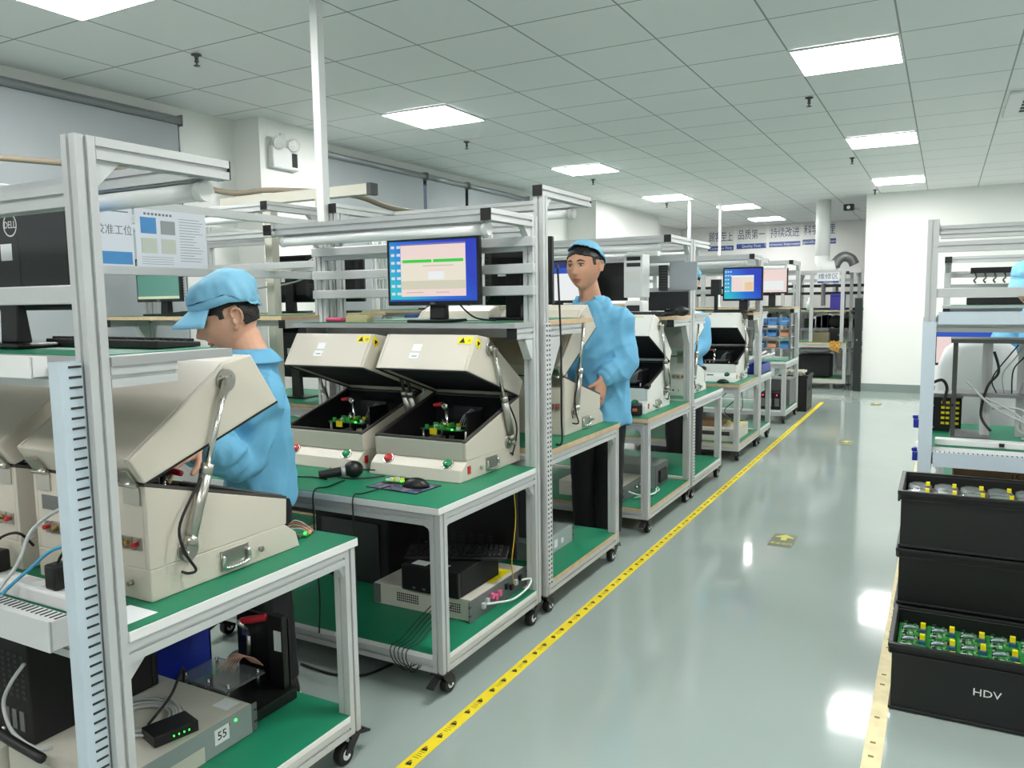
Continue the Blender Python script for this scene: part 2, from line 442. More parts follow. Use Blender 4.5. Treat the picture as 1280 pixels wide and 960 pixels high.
floor_sign(-.773, 4.66, 'olive exit arrow plate on the walkway floor, nearest of the three')
floor_sign(-.79, 8.1, 'worn exit arrow plate, middle one on the walkway floor')
floor_sign(-.74, 11.15, 'faint exit arrow plate closest to the white wall')
# hanging service poles
tag(MB().box(-2.722, -2.678, 3.028, 3.072, 0, H - .001).build('service_pole', PLW), 'white square pole from floor to ceiling behind the bowed-head worker', 'pole', 'white service poles')
tag(MB().box(-3.41, -3.375, 11.8, 11.835, 0, H - .001).build('service_pole', PLW), 'thin white pole beside the small far LED panel', 'pole', 'white service poles')
tag(MB().box(-3.02, -2.985, 12.06, 12.095, 0, H - .001).build('service_pole', PLW), 'thin white pole crossing the first slogan', 'pole', 'white service poles')
# slogans on the far wall
SB = mat('sign_blue', (52, 78, 150), .4); SDB = mat('letter_navy', (52, 62, 104), .4)
def slogan(x0, x1, zh, zh2, s, en, lb):
    t = thing('wall_sign', lb, 'sign', ((x0 + x1) / 2, YF - .002, zh), 0, 'blue slogans on the far wall')
    W = x1 - x0
    MB().box(-W / 2, W / 2, -.004, 0, -.14, .18).build('board', PLW, t)
    MB().box(-W / 2, W / 2, -.008, -.004, -.24, -.14).build('caption_strip', SB, t)
    text('lettering', s, .21, SDB, frame((0, -.005, .03), (1, 0, 0), (0, 0, 1)), t, .001, stretch=W * .93 / (.21 * len(s)))
    text('caption', en, .075, PLW, frame((0, -.009, -.19), (1, 0, 0), (0, 0, 1)), t, .001)
slogan(-4.42, -3.89, 2.60, 0, '\u987e\u5ba2\u81f3\u4e0a', 'Customer First', 'blue slogan of four characters, first of the line of slogans')
slogan(-3.83, -3.24, 2.62, 0, '\u54c1\u8d28\u7b2c\u4e00', 'Quality First', 'blue slogan ending in a single stroke character')
slogan(-3.18, -2.58, 2.63, 0, '\u6301\u7eed\u6539\u8fdb', 'Continuous Improvement', 'blue slogan beside the white exhaust pipe')
slogan(-2.54, -1.92, 2.65, 0, '\u79d1\u5b66\u7ba1\u7406', 'Scientific Management', 'blue slogan partly hidden by the white exhaust pipe')
# ------------------------------------------------------------------ benches on castors
def caster(root, x, y, s=1, lever=True):
    Y = y; y = 0.
    t = MB()
    t.box(x - .03, x + .03, y - .03, y + .03, .083, .09)
    t.prism([(y - .026, .083), (y + .026, .083), (y + .05, .04), (y + .03, .028)], x - .022, x - .018, 'x')
    t.prism([(y - .026, .083), (y + .026, .083), (y + .05, .04), (y + .03, .028)], x + .018, x + .022, 'x')
    if lever: t.prism([(y - .03, .08), (y - .075, .062), (y - .075, .055), (y - .03, .068)], x - .016, x + .016, 'x')
    for q in t.v: q.y = Y + q.y * s
    c = t.build('caster', BLK, root, True); y = Y
    MB().cyl((x - .014, y + s * .036, .034), (x + .014, y + s * .036, .034), .034, n=22).build('wheel', RUB, c, True, bevel=.004)
    MB().cyl((x - .0155, y + s * .036, .034), (x + .0155, y + s * .036, .034), .017, n=16).cyl((x - .024, y + s * .036, .034), (x + .024, y + s * .036, .034), .005, n=8).build('hub', PLW, c, True)

def gusset(mb, p, dx, dz, th, axis):      # triangular corner plate
    x, y, z = p
    if axis == 'x': mb.prism([(y, z), (y + dx, z), (y, z + dz)], x - th / 2, x + th / 2, 'x')
    else: mb.prism([(x, z), (x + dx, z), (x, z + dz)], y - th / 2, y + th / 2, 'y')

def slotted_duct(root, name, p0, p1, wdir, ddir, w, d, m=DUCT, pitch=.021, slots=True):
    """wire duct from p0 to p1; the cover faces ddir, slots on the side facing wdir"""
    p0, p1, wd, dd = V(p0), V(p1), V(wdir), V(ddir); L = (p1 - p0).length; u = (p1 - p0).normalized()
    b = MB().obox((p0 + p1) / 2, u * L / 2, wd * w / 2, dd * d / 2, 0)
    b.obox((p0 + p1) / 2 + dd * (d / 2 + .0015), u * L / 2, wd * (w / 2 + .002), dd * .003, 0)
    if slots:
        n = int(L / pitch)
        for k in range(n):
            c = p0 + u * (L * (k + .5) / n)
            for sg in (1,):
                b.obox(c + wd * sg * (w / 2 + .0004) - dd * .006, u * .0024, wd * .0008, dd * (d / 2 - .009), 1)
    return b.build(name, [m, SLOT], root, True)
def perforated_duct(root, p0, p1, wdir, ddir, w, d):
    p0, p1, wd, dd = V(p0), V(p1), V(wdir), V(ddir); L = (p1 - p0).length; u = (p1 - p0).normalized()
    b = MB().obox((p0 + p1) / 2, u * L / 2, wd * w / 2, dd * d / 2, 0)
    n = int(L / .021)
    for k in range(n):
        for q in (-.25, .25):
            b.obox(p0 + u * (L * (k + .5) / n) + wd * (w / 2 + .0003) + dd * q * d, u * .0042, wd * .0007, dd * .0048, 1)
    return b.build('cable_duct', [DUCTG, SLOT], root, True)

def bench(label, x0, x1, yf, yb, zt=.695, ztop=1.74, zs=1.305, sd=.34, cant=.36, midrails=(1.43,), wood=False, woodshelf=False, over=.0, casters=True,
          upper=True, edge=ALUD, name='test_bench', group='wheeled test benches in the row', tops=2, sover=0., armsd=None, br=.08, railout=False):
    s = 1 if yb > yf else -1
    r = thing(name, label, 'workbench', ((x0 + x1) / 2, (yf + yb) / 2, 0), 0, group)
    w = .045; h = w / 2
    X = (x0 + h + .004, x1 - h - .004); ybk = yb - s * h; yfr = yf + s * (h + .012)
    em = WOOD if wood else PLW
    for x in X:
        MB().ext((x, yfr, .09), (x, yfr, zt - .028), w, w, (0, 1, 0)).build('leg', ALU, r, True)
        MB().ext((x, ybk, .09), (x, ybk, ztop if upper else zt - .028), w, w, (0, 1, 0)).build('post' if upper else 'leg', ALU, r, True)
        for y in (yfr, ybk): 
            if casters: caster(r, x, y, s if y == yfr else -s, y == yfr)
            else:
                MB().cyl((x, y, .0), (x, y, .015), .028).cyl((x, y, .01), (x, y, .095), .007).build('foot', DSTEEL, r, True)
    yin = ybk - s * h
    # work surface
    MB().box(x0, x1, yf, yin - s * .001, zt - .027, zt - .002).build('tabletop', em, r, True, bevel=.002)
    MB().box(x0 + .001, x1 - .001, yf + s * .001, yin - s * .002, zt - .002, zt).build('table_mat', GREEN, r, True)
    f = MB(); zr = zt - .028 - h
    f.ext((X[0] + h, yfr, zr), (X[1] - h, yfr, zr), w, w).ext((X[0] + h, ybk, zr), (X[1] - h, ybk, zr), w, w)
    for x in X: f.ext((x, yfr + s * h, zr), (x, ybk - s * h, zr), w, w)
    parts(f, 'table_rail', ALU, r)
    g = MB()
    for x, dx in ((X[0] + h, .04), (X[1] - h, -.04)):
        g.prism([(x, zr - h), (x + dx, zr - h), (x + dx * .3, zr - h - .012), (x, zr - h - .04)], yfr - .012, yfr + .012, 'y')
    for x in X: g.prism([(yfr + s * h, zr - h), (yfr + s * (h + .04), zr - h), (yfr + s * (h + .012), zr - h - .012), (yfr + s * h, zr - h - .04)], x - .012, x + .012, 'x'); g.prism([(ybk - s * h, zr - h), (ybk - s * (h + .05), zr - h), (ybk - s * h, zr - h - .05)], x - .012, x + .012, 'x')
    parts(g, 'corner_bracket', DUCTG, r)
    # lower shelf
    f = MB(); zl = .112
    f.ext((X[0] + h, yfr, zl), (X[1] - h, yfr, zl), w, w).ext((X[0] + h, ybk, zl), (X[1] - h, ybk, zl), w, w)
    for x in X: f.ext((x, yfr + s * h, zl), (x, ybk - s * h, zl), w, w)
    parts(f, 'shelf_rail', ALU, r)
    b = MB().box(X[0] + h + .001, X[1] - h - .001, yfr - s * (h - .004), ybk + s * (h - .004), zl + h + .0005, zl + h + .018)
    b.box(X[0] - h, X[0] + h + .001, yfr + s * (h + .001), ybk - s * (h + .001), zl + h + .0005, zl + h + .018).box(X[1] + h, X[1] - h - .001, yfr + s * (h + .001), ybk - s * (h + .001), zl + h + .0005, zl + h + .018)
    b.build('lower_shelf', em, r, True)
    MB().box(X[0] - h + .002, X[1] + h - .002, yfr + s * (h + .002), ybk - s * (h + .002), zl + h + .018, zl + h + .020).box(X[0] + h + .003, X[1] - h - .003, yfr - s * (h - .006), yfr + s * (h + .004), zl + h + .018, zl + h + .020).build('shelf_mat', GREEN, r, True)
    if not upper: return r
    # upper shelf on arms
    ya, yz = ybk - s * (h + .002), ybk - s * (sd - h)
    us = MB().box(x0, x1, ybk + s * (h + sover) if sover else ya, yz, zs - .022, zs - .002)
    if sover:
        us = MB().box(X[0] + h + .002, X[1] - h - .002, ybk + s * sover, yz, zs - .022, zs - .002)
        us.box(x0, X[0] + h + .002, ya, yz, zs - .022, zs - .002).box(x1, X[1] - h - .002, ya, yz, zs - .022, zs - .002)
    us.build('upper_shelf', WOOD if woodshelf else ALUD, r, True)
    MB().box(X[0] + h + .004, X[1] - h - .004, ybk + s * sover if sover else ya, yz + s * .002, zs - .002, zs).build('upper_shelf_mat', GREEN, r, True)
    for x in X:
        ye = yz + s * .03 if armsd is None else ybk - s * armsd
        arm = MB().ext((x, ya, zs - .0225 - h), (x, ye, zs - .0225 - h), w, w).build('shelf_arm', ALU, r, True)
        if armsd is None: MB().box(x - h, x + h, ye - s * .004, ye, zs - .0225 - w, zs - .0225).build('end_cap', BLK, arm, True)
        bz = zs - .023 - w
        if br:
          MB().prism([(ya, bz), (ya - s * br, bz), (ya - s * br, bz - .012), (ya - s * .01, bz - br * 1.5), (ya, bz - br * 1.5)], x - .018, x + .018, 'x').build('shelf_bracket', DUCTG, r, True)
    f = MB().ext((X[0] + h, ybk, zs - .022 - h), (X[1] - h, ybk, zs - .022 - h), w, w)
    f.build('shelf_rail', ALU, r, True)
    for z in midrails:
        if railout: MB().box(x0 - .01, x1 + .01, ybk - s * (h + .001), ybk - s * (h + .026), z - .02, z + .02).build('cross_rail', ALU, r, True, bevel=.003)
        else: MB().box(X[0] + h + .0005, X[1] - h - .0005, ybk - .012, ybk + .012, z - .02, z + .02).build('cross_rail', ALU, r, True, bevel=.003)
    # overhead arms
    zz = ztop - h
    for x in X:
        arm = MB().ext((x, ybk - s * (h + .001) if over == 0 else ybk + s * over, zz if over == 0 else ztop + h + .001), (x, ybk - s * cant, zz if over == 0 else ztop + h + .001), w, w).build('overhead_arm', ALU, r, True)
        za = zz if over == 0 else ztop + h + .001
        MB().box(x - h, x + h, ybk - s * cant, ybk - s * (cant + .004), za - h, za + h).build('end_cap', BLK, arm, True)
        if over: MB().box(x - h, x + h, ybk + s * over, ybk + s * (over + .004), za - h, za + h).build('end_cap', BLK, arm, True)
        MB().prism([(ybk - s * h, za - h), (ybk - s * (h + .06), za - h), (ybk - s * h, za - h - .06)], x - .014, x + .014, 'x').build('corner_bracket', DUCTG, r, True)
    za = zz if over == 0 else ztop + h + .001
    MB().ext((X[0] + h, ybk - s * (cant - .04), za), (X[1] - h, ybk - s * (cant - .04), za), w, w).build('overhead_rail', ALU, r, True)
    if tops > 1: MB().ext((X[0] + h, ybk, ztop - .12), (X[1] - h, ybk, ztop - .12), w, w).build('overhead_rail', ALU, r, True)
    r['_za'] = za; r['_yr'] = ybk - s * (cant - .04); r['_ybk'] = ybk
    return r

def tube_light(x0, x1, y, z, lb):
    t = thing('tube_light', lb, 'tube light', ((x0 + x1) / 2, y, z), 0, 'tube lights under the overhead rails')
    L = (x1 - x0) / 2
    MB().cyl((-L, 0, -.0275), (L, 0, -.0275), .022, n=18).build('tube', mat('tube_diffuser', (238, 240, 240), .3), t)
    for sx in (-1, 1): MB().cyl((sx * L, 0, -.0275), (sx * (L + .025), 0, -.0275), .024, n=18).build('end_cap', PLW, t)
    MB().box(-L, L, -.012, .012, -.004, .0).build('mounting_strip', ALUD, t)
    return t

XA0, XA1 = -2.671, -1.50
B0 = bench('bench with pale slotted ducts on its post, back turned', XA0, -1.535, 1.83, 1.015, zt=.695, ztop=1.745, zs=1.295, sd=.37, cant=.37, midrails=(1.425,), armsd=.19, br=0)
BA = bench('bench with two open testers facing the viewer and a monitor with green bars above', XA0, XA1, 2.215, 3.0, zt=.695, ztop=1.745, zs=1.31, sd=.22, cant=.36, midrails=(1.44, 1.53, 1.64), sover=.055, br=.06, railout=True)
BB = bench('bench with pale wood edges in front of the standing man', XA0, XA1, 3.955, 3.055, zt=.745, ztop=1.835, zs=1.312, sd=.54, cant=.50, midrails=(1.44,), wood=True, woodshelf=True, over=.025, armsd=.375, br=.14)
BC = bench('bench with wood edge and white tester behind the standing man', XA0, XA1, 4.41, 5.325, zt=.70, ztop=1.79, zs=1.285, sd=.44, cant=.46, midrails=(1.43, 1.60), wood=True, woodshelf=True)
BD = bench('bench turned away behind the white tester with perforated duct on its post', XA0, XA1, 6.19, 5.345, zt=.70, ztop=1.79, zs=1.285, sd=.40, cant=.40, midrails=(1.45,), armsd=.30)
BE = bench('bench below the small blue desktop monitor', XA0, XA1, 6.76, 7.62, zt=.665, ztop=1.78, zs=1.26, sd=.36, cant=.30, midrails=(1.45,), wood=True, woodshelf=True)
BF = bench('narrow bench with blue parts tray behind the small desktop monitor', XA0, XA1, 8.19, 7.64, zt=.665, ztop=1.76, zs=1.26, sd=.30, cant=.28, midrails=(1.45,))
BG = bench('last bench of the row with red lights and a pale pink screen', XA0, XA1, 9.0, 9.86, zt=.69, ztop=1.80, zs=1.28, sd=.42, cant=.50, midrails=(1.46,), woodshelf=True)
# wire ducts
slotted_duct(B0, 'cable_duct', (-1.574, .988, .0), (-1.574, .988, 1.288), (1, 0, 0), (0, -1, 0), .033, .045)
slotted_duct(B0, 'cable_duct', (-2.66, .987, .695), (-1.66, .987, .695), (0, 0, 1), (0, -1, 0), .065, .046, DUCTG, .017)
slotted_duct(B0, 'cable_duct', (-2.66, .996, 1.274), (-1.68, .996, 1.274), (0, 0, 1), (0, -1, 0), .042, .034, PLW, .03, False)
perforated_duct(BB, (-1.5, 3.075, .14), (-1.5, 3.075, 1.30), (1, 0, 0), (0, 1, 0), .012, .05)
perforated_duct(BD, (-1.5, 5.367, .12), (-1.5, 5.367, .66), (1, 0, 0), (0, 1, 0), .012, .05)
for r, lb, dx in ((B0, 'big tube light under the ducted bench overhead rail', .1), (BA, 'slim white tube light above the monitor with green bars', .06), (BB, 'tube light over the standing man', .1),
              (BC, 'tube light over the white tester bench', .1), (BD, 'tube light over the turned away bench past the white tester', .1), (BE, 'tube light above the small blue desktop monitor', .1), (BG, 'tube light above the pink screen', .1)):
    tube_light(XA0 + .1, XA1 - dx, r['_yr'], r['_za'] - .0235, lb)
for r in (B0, BA, BB, BC, BD, BE, BF, BG):
    for k in ('_za', '_yr', '_ybk'): del r[k]
# ------------------------------------------------------------------ test boxes
W2 = .2225
BODY = [(.05, .078), (.495, .078), (.495, .282), (.045, .15)]      # (depth, height)
LID0 = [(.495, .288), (.533, .350), (.235, .556), (.150, .570), (.062, .433)]
def shell(mb, poly, th, open_edges, x0, x1, m=0):
    """hollow box: side plates plus a slab for each closed edge"""
    n = len(poly); A = sum(poly[i][0] * poly[(i + 1) % n][1] - poly[(i + 1) % n][0] * poly[i][1] for i in range(n))
    if A < 0: poly = poly[::-1]; open_edges = [(n - 2 - e) % n for e in open_edges]
    ins = inset(poly, th)
    # keep the rim flush: inner points on the open edge slide back to it
    for e in open_edges:
        a, b = V(poly[e]), V(poly[(e + 1) % n]); d = (b - a).normalized(); nr = V((-d.y, d.x))
        for k in (e, (e + 1) % n):
            q = V(ins[k]); q -= nr * (q - a).dot(nr); ins[k] = tuple(q)
    mb.prism(poly, x0, x0 + th, 'x', m); mb.prism(poly, x1 - th, x1, 'x', m)
    for e in range(n):
        if e in open_edges: continue
        f = (e + 1) % n
        mb.prism([poly[e], poly[f], ins[f], ins[e]], x0 + th, x1 - th, 'x', m)
    return ins
def tester(label, style='cream', pcb=True, loc=(0, 0, 0), rotz=0., scanner=None, back=True, lidrot=0.):
    ca, sa = math.cos(math.radians(lidrot)), math.sin(math.radians(lidrot))
    def RL(p): dx, dz = p[0] - .495, p[1] - .288; return (.495 + dx * ca + dz * sa, .288 - dx * sa + dz * ca)
    LID = [RL(p) for p in LID0]
    P = CREAM if style == 'cream' else WHITEP
    t = thing('circuit_tester', label, 'test machine', loc, rotz, 'clamshell circuit testers on the benches')
    # base with sloping control panel
    MB().prism([(0, 0), (.014, .046), (.056, .078), (.495, .078), (.495, 0)], -W2, W2, 'x').build('base', P, t, bevel=.003)
    b = MB(); ins = shell(b, BODY, .013, [2], -W2, W2)
    b.build('body', P, t, bevel=.0025)
    li = MB(); i2 = [(.060, .081), (.480, .081), (.480, .270), (.060, .146)]
    li2 = MB(); shell(li2, [(.0635, .0785), (.4815, .0785), (.4815, .2775), (.0585, .1535)], .004, [2], -W2 + .0133, W2 - .0133)
    li2.build('lining', FOAM, t)
    # rim gasket
    g = MB(); sl = (.282 - .15) / .45
    zr = lambda d: .15 + (d - .045) * sl
    for x in (-W2 + .008, W2 - .008): g.obox((x, .27, zr(.27) + .004), (.007, 0, 0), V((0, .225, .225 * sl)), V((0, -.0015, .004)))
    g.box(-W2 + .015, W2 - .015, .046, .062, .152, .161)
    g.box(-W2 + .015, W2 - .015, .478, .494, .278, .287)
    g.build('rim_gasket', RUB if style != 'cream' else mat('gasket_grey', (70, 66, 62), .6), t)
    # lid
    l = MB(); shell(l, LID, .013, [4], -W2, W2)
    lid = l.build('lid', P, t, bevel=.006, segs=3)
    ll = MB(); inn = inset(LID, .0135)
    a, e = V(LID[4]), V(LID[0]); d = (e - a).normalized(); nr = V((-d.y, d.x))
    if nr.y < 0: nr = -nr
    p0 = a + d * .016 + nr * .010; p1 = e - d * .016 + nr * .010
    ll.prism([tuple(p0), tuple(p1), tuple(p1 + nr * .012), tuple(p0 + nr * .012)], -W2 + .0135, W2 - .0135, 'x')
    ll.build('lid_lining', FOAM, lid)
    lg = MB()
    q0 = a - nr * .004; q1 = e - d * .01 - nr * .004
    for x0, x1 in ((-W2 + .001, -W2 + .013), (W2 - .013, W2 - .001)): lg.prism([tuple(q0), tuple(q1), tuple(q1 + nr * .0045), tuple(q0 + nr * .0045)], x0, x1, 'x')
    lg.prism([tuple(q0), tuple(q0 + d * .012), tuple(q0 + d * .012 + nr * .0045), tuple(q0 + nr * .0045)], -W2 + .013, W2 - .013, 'x')
    lg.build('lid_gasket', RUB, lid)
    # buttons on the slope
    pn = V((0, -.032, .042)).normalized()
    for x, mm, nm in ((-.145, REDP, 'red_button'), (.145, GRNP, 'green_button')):
        c = V((x, .035, .062))
        k = MB().cyl(c, c + pn * .006, .024, .022, 24).build(nm, CHROME if style == 'cream' else BLK, t)
        MB().lathe([(.019, .006), (.0185, .012), (.013, .016), (.0, .0172)], c, pn, 24).build('button_cap', mm, k)
    if style != 'cream':
        MB().obox(V((0, .026, .0555)) + pn * .0012, (.03, 0, 0), V((0, .042, .032)).normalized() * .008, pn * .0012).build('nameplate', GREYM, t)
        c = MB()
        for x in (-W2, W2): c.obox((x * .985, .06, .165), (.016, 0, 0), (0, .022, .006), (0, -.003, .012))
        c.build('rim_corner', RUB, t, bevel=.006)
    # struts both sides
    for sx in (-1, 1):
        x = sx * (W2 + .0165); top = V((x,) + RL((.255, .505))); bot = V((x, .40, .098))
        u = (top - bot).normalized()
        s = MB().cyl(bot + u * .02, bot + u * .215, .0152, n=22).cyl(bot + u * .195, bot + u * .222, .0163, n=22).cyl(bot + u * .018, bot + u * .04, .0163, n=22).build('strut_barrel', STEEL, t)
        MB().cyl(bot + u * .22, top - u * .035, .0075, n=16).build('strut_rod', CHROME, s)
        for c in (top, bot):
          q = MB()
          if c is top: q.obox(top - u * .022, (.005, 0, 0), u * .022, V((0, u.z, -u.y)) * .009)
          else: q.obox(bot + u * .012, (.005, 0, 0), u * .014, V((0, u.z, -u.y)) * .009)
          if 1:
            q.cyl((sx * W2, c.y - .012, c.z + .004), (sx * (W2 + .006), c.y - .012, c.z + .004), .030, n=24)
            q.cyl((sx * (W2 + .005), c.y - .012, c.z + .004), (sx * (W2 + .016), c.y - .012, c.z + .004), .012, n=14)
            q.cyl((sx * (W2 + .010), c.y, c.z), (sx * (W2 + .029), c.y, c.z), .0085, n=12)
            for aa in (0.6, 2.7, 4.8): q.cyl((sx * (W2 + .006), c.y - .012 + .021 * math.cos(aa), c.z + .004 + .021 * math.sin(aa)), (sx * (W2 + .009), c.y - .012 + .021 * math.cos(aa), c.z + .004 + .021 * math.sin(aa)), .004, n=8)
          q.build('strut_mount', STEEL, s)
        p = bot + u * .19
        MB().tube([p + V((sx * .006, .016, 0)), bot + V((sx * .006, .022, .08)), bot + V((sx * .007, .016, .01)), bot + V((sx * .007, -.015, -.045)), bot + V((sx * .0, .0, -.052)), bot + V((-sx * .0165, .008, -.048))], .0036, 7).build('strut_hose', CBLK, s)
    # side handle, power switch, screws
    for sx in (-1, 1):
        h = MB().box(sx * W2, sx * (W2 + .003), .195, .29, .012, .066).build('handle_plate', STEEL, t, bevel=.001)
        xx = sx * (W2 + .010)
        MB().tube([(sx * (W2 + .002), .20, .048), (xx, .201, .048), (xx, .202, .022), (xx, .243, .017), (xx, .283, .022), (xx, .284, .048), (sx * (W2 + .002), .285, .048)], .0048, 8).build('handle_bail', CHROME, h)
        MB().cyl((sx * W2, .155, .036), (sx * (W2 + .014), .155, .036), .005, n=10).cyl((sx * (W2 + .008), .155, .036), (sx * (W2 + .012), .155, .036), .008, n=10).build('side_socket', STEEL, t)
    MB().box(W2, W2 + .004, .055, .075, .026, .058).build('rocker_switch', REDP, t, bevel=.001)
    # back: hinges, connectors
    for x in (-.175, .175):
        h = MB().box(x - .03, x + .03, .495, .499, .235, .278).build('hinge', STEEL, t)
        MB().cyl((x - .03, .504, .284), (x + .03, .504, .284), .007, n=12).obox((x, .514, .305), (.028, 0, 0), (0, .012, .018), (0, -.0015, .001)).build('hinge_knuckle', STEEL, h)
    for k, (x, c) in enumerate(((-.185, 0), (-.152, 1), (-.12, 2), (.13, 1), (.165, 0))):
        q = MB().box(x - .014, x + .014, .495, .499, .125, .155).build('connector_plate', STEEL, t)
        MB().cyl((x, .499, .14), (x, .512, .14), .006, n=10).build('connector_pin', [REDP, BRASS, BRASS][c], q)
    MB().box(.06, .185, .495, .4985, .185, .222).build('vent_plate', GREYM, t) if back else None
    q = MB()
    for x in (-.09, -.115): q.cyl((x, .495, .04), (x, .497, .04), .007, n=10)
    parts(q, 'back_hole', SLOT, t, False)
    MB().cyl((-.155, .495, .04), (-.155, .508, .04), .006, n=10).build('earth_post', STEEL, t)
    # test jig in the well
    j = MB().box(-.10, .13, .20, .36, .083, .098).build('test_jig', BLK, t)
    st = MB()
    for x in (-.09, .12):
        for y in (.21, .35): st.cyl((x, y, .098), (x, y, .165), .005, n=8)
    st.build('jig_column', STEEL, j)
    MB().box(.115, .125, .22, .35, .098, .24).box(-.02, .125, .34, .352, .098, .25).build('jig_tower', BLK, j)
    cl = MB().cyl((-.03, .30, .098), (-.03, .30, .25), .008, n=10).cyl((-.03, .30, .25), (-.03, .27, .27), .007, n=8).cyl((-.03, .28, .13), (-.03, .28, .20), .010, n=10)
    cl.lathe([(.008, -.004), (.016, -.004), (.016, .004), (.008, .004), (.008, -.004)], (-.03, .285, .255), (0, 1, 0), 14)
    cl.build('toggle_clamp', CHROME, j)
    MB().tube([(-.035, .29, .262), (-.055, .285, .262), (-.082, .28, .258)], [.007, .009, .008], 10).build('clamp_handle', REDH, j)
    wr = MB()
    for k in range(4): wr.tube([(.02 + .012 * k, .31, .165), (.04 + .01 * k, .33, .215 + .008 * k), (.07 + .008 * k, .345, .22), (.10, .345, .19)], .0016, 5)
    wr.build('jig_wire', CGRY, j)
    if pcb:
        p = MB().box(-.10, .10, .2, .34, .165, .168).build('jig_circuit_board', PCB, t)
        q = MB()
        for k in range(26):
            x = -.09 + .17 * rnd.random(); y = .205 + .12 * rnd.random(); z = .006 + .014 * rnd.random(); q.box(x, x + .012 + .01 * rnd.random(), y, y + .012, .168, .168 + z, rnd.choice([0, 1, 2, 3, 3, 3]))
        q.box(-.05, -.015, .196, .2, .145, .172, 0)
        q.build('board_component', [YEL, BLK, PLW, mat('part_bright_green', (70, 186, 76), .5)], p)
        MB().box(.055, .062, .199, .206, .168, .174).build('board_led', LEDG, p)
    else:
        MB().box(-.10, .09, .2, .34, .165, .172).build('jig_plate', GREYM, j)
    MB().box(.15, .19, .478, .4785, .215, .235).build('inner_label', mat('label_dark', (120, 112, 60), .5), t)
    if style == 'cream':
        # labels on the tilted front of the lid
        a, c = V(LID[4]), V(LID[3]); d = (c - a).normalized(); nr = V((-d.y, d.x))
        if nr.x > 0: nr = -nr
        def onlid(x, s0): q = a + d * s0 + nr * .0008; return V((x, q.x, q.y))
        up = V((0, d.x, d.y))
        MB().obox(onlid(-.045, .10), (.022, 0, 0), up * .016, V((0, nr.x, nr.y)) * .0004).build('paper_label', PAPER, lid)
        MB().obox(onlid(-.048, .062), (.024, 0, 0), up * .014, V((0, nr.x, nr.y)) * .0004).obox(onlid(-.046, .06), (.012, 0, 0), up * .0015, V((0, nr.x, nr.y)) * .0008, 1).build('paper_label', [PAPER, INK], lid)
        k = MB().obox(onlid(.175, .136), (.034, 0, 0), up * .016, V((0, nr.x, nr.y)) * .0005)
        q = onlid(.163, .136); nn = V((0, nr.x, nr.y)) * .0008
        k.add([q + V((-.014, 0, 0)) - up * .011 + nn, q + V((.014, 0, 0)) - up * .011 + nn, q + up * .013 + nn], [(0, 1, 2)], 1).obox(onlid(.194, .138), (.008, 0, 0), up * .001, nn, 1).obox(onlid(.194, .132), (.006, 0, 0), up * .001, nn, 1)
        k.build('warning_label', [YEL, INK], lid)
        c2 = RL((.142, .536)); a2 = RL((.152, .554)); b2 = RL((.170, .524)); c2 = V((W2 + .0006, c2[0] + .012, c2[1])); pp = V((0, a2[0] - b2[0], a2[1] - b2[1])).normalized(); rr_ = V((0, pp.z, -pp.y))
        k = MB().obox(c2, (.0005, 0, 0), pp * .019, rr_ * .017)
        k.add([c2 + V((.0012, 0, 0)) + pp * .012, c2 + V((.0012, 0, 0)) - pp * .008 + rr_ * .011, c2 + V((.0012, 0, 0)) - pp * .008 - rr_ * .011], [(0, 1, 2)], 1)
        k.build('warning_label', [YEL, INK], lid)
    else:
        a, c = V(LID[4]), V(LID[3]); d = (c - a).normalized(); nr = V((-d.y, d.x))
        if nr.x > 0: nr = -nr
        q = a + d * .145 + nr * .0008; up = V((0, d.x, d.y))
        MB().obox((-.06, q.x, q.y), (.03, 0, 0), up * .006, V((0, nr.x, nr.y)) * .0004).build('red_label', REDP, lid)
        MB().obox((.13, q.x, q.y), (.028, 0, 0), up * .005, V((0, nr.x, nr.y)) * .0004).build('pale_label', mat('label_pale', (214, 214, 160), .6), lid)
    return t
PI = math.pi
T0 = tester('big cream tester, its back and tilted lid beside the bowed head', loc=(-1.855, 1.687, .6955), rotz=PI, pcb=True)
dup(T0, (-2.378, 1.687, .6955), PI, 'cream tester cut by the picture edge behind the pale slotted duct')
dup(T0, (-1.8485, 2.555, .6955), 0, 'tester with red and green buttons under the green bar screen, walkway side of the pair')
dup(T0, (-2.3605, 2.555, .6955), 0, 'cream tester partly hidden by the bowed-head worker, beside its twin')
TB = tester('cream tester turned away under the standing man hand', loc=(-1.812, 3.94, .7455), rotz=PI, lidrot=10.5)
dup(TB, (-2.335, 3.94, .7455), PI, 'cream tester of which only the lid top shows behind the monitor with green bars')
T1 = tester('white tester with dark open mouth right behind the standing man', 'white', False, loc=(-1.80, 4.575, .7005), rotz=0, lidrot=5)
dup(T1, (-1.815, 6.04, .7005), PI, 'white tester turned away beside the half hidden worker')
dup(T1, (-1.80, 6.93, .6655), 0, 'white tester below the small blue desktop monitor')
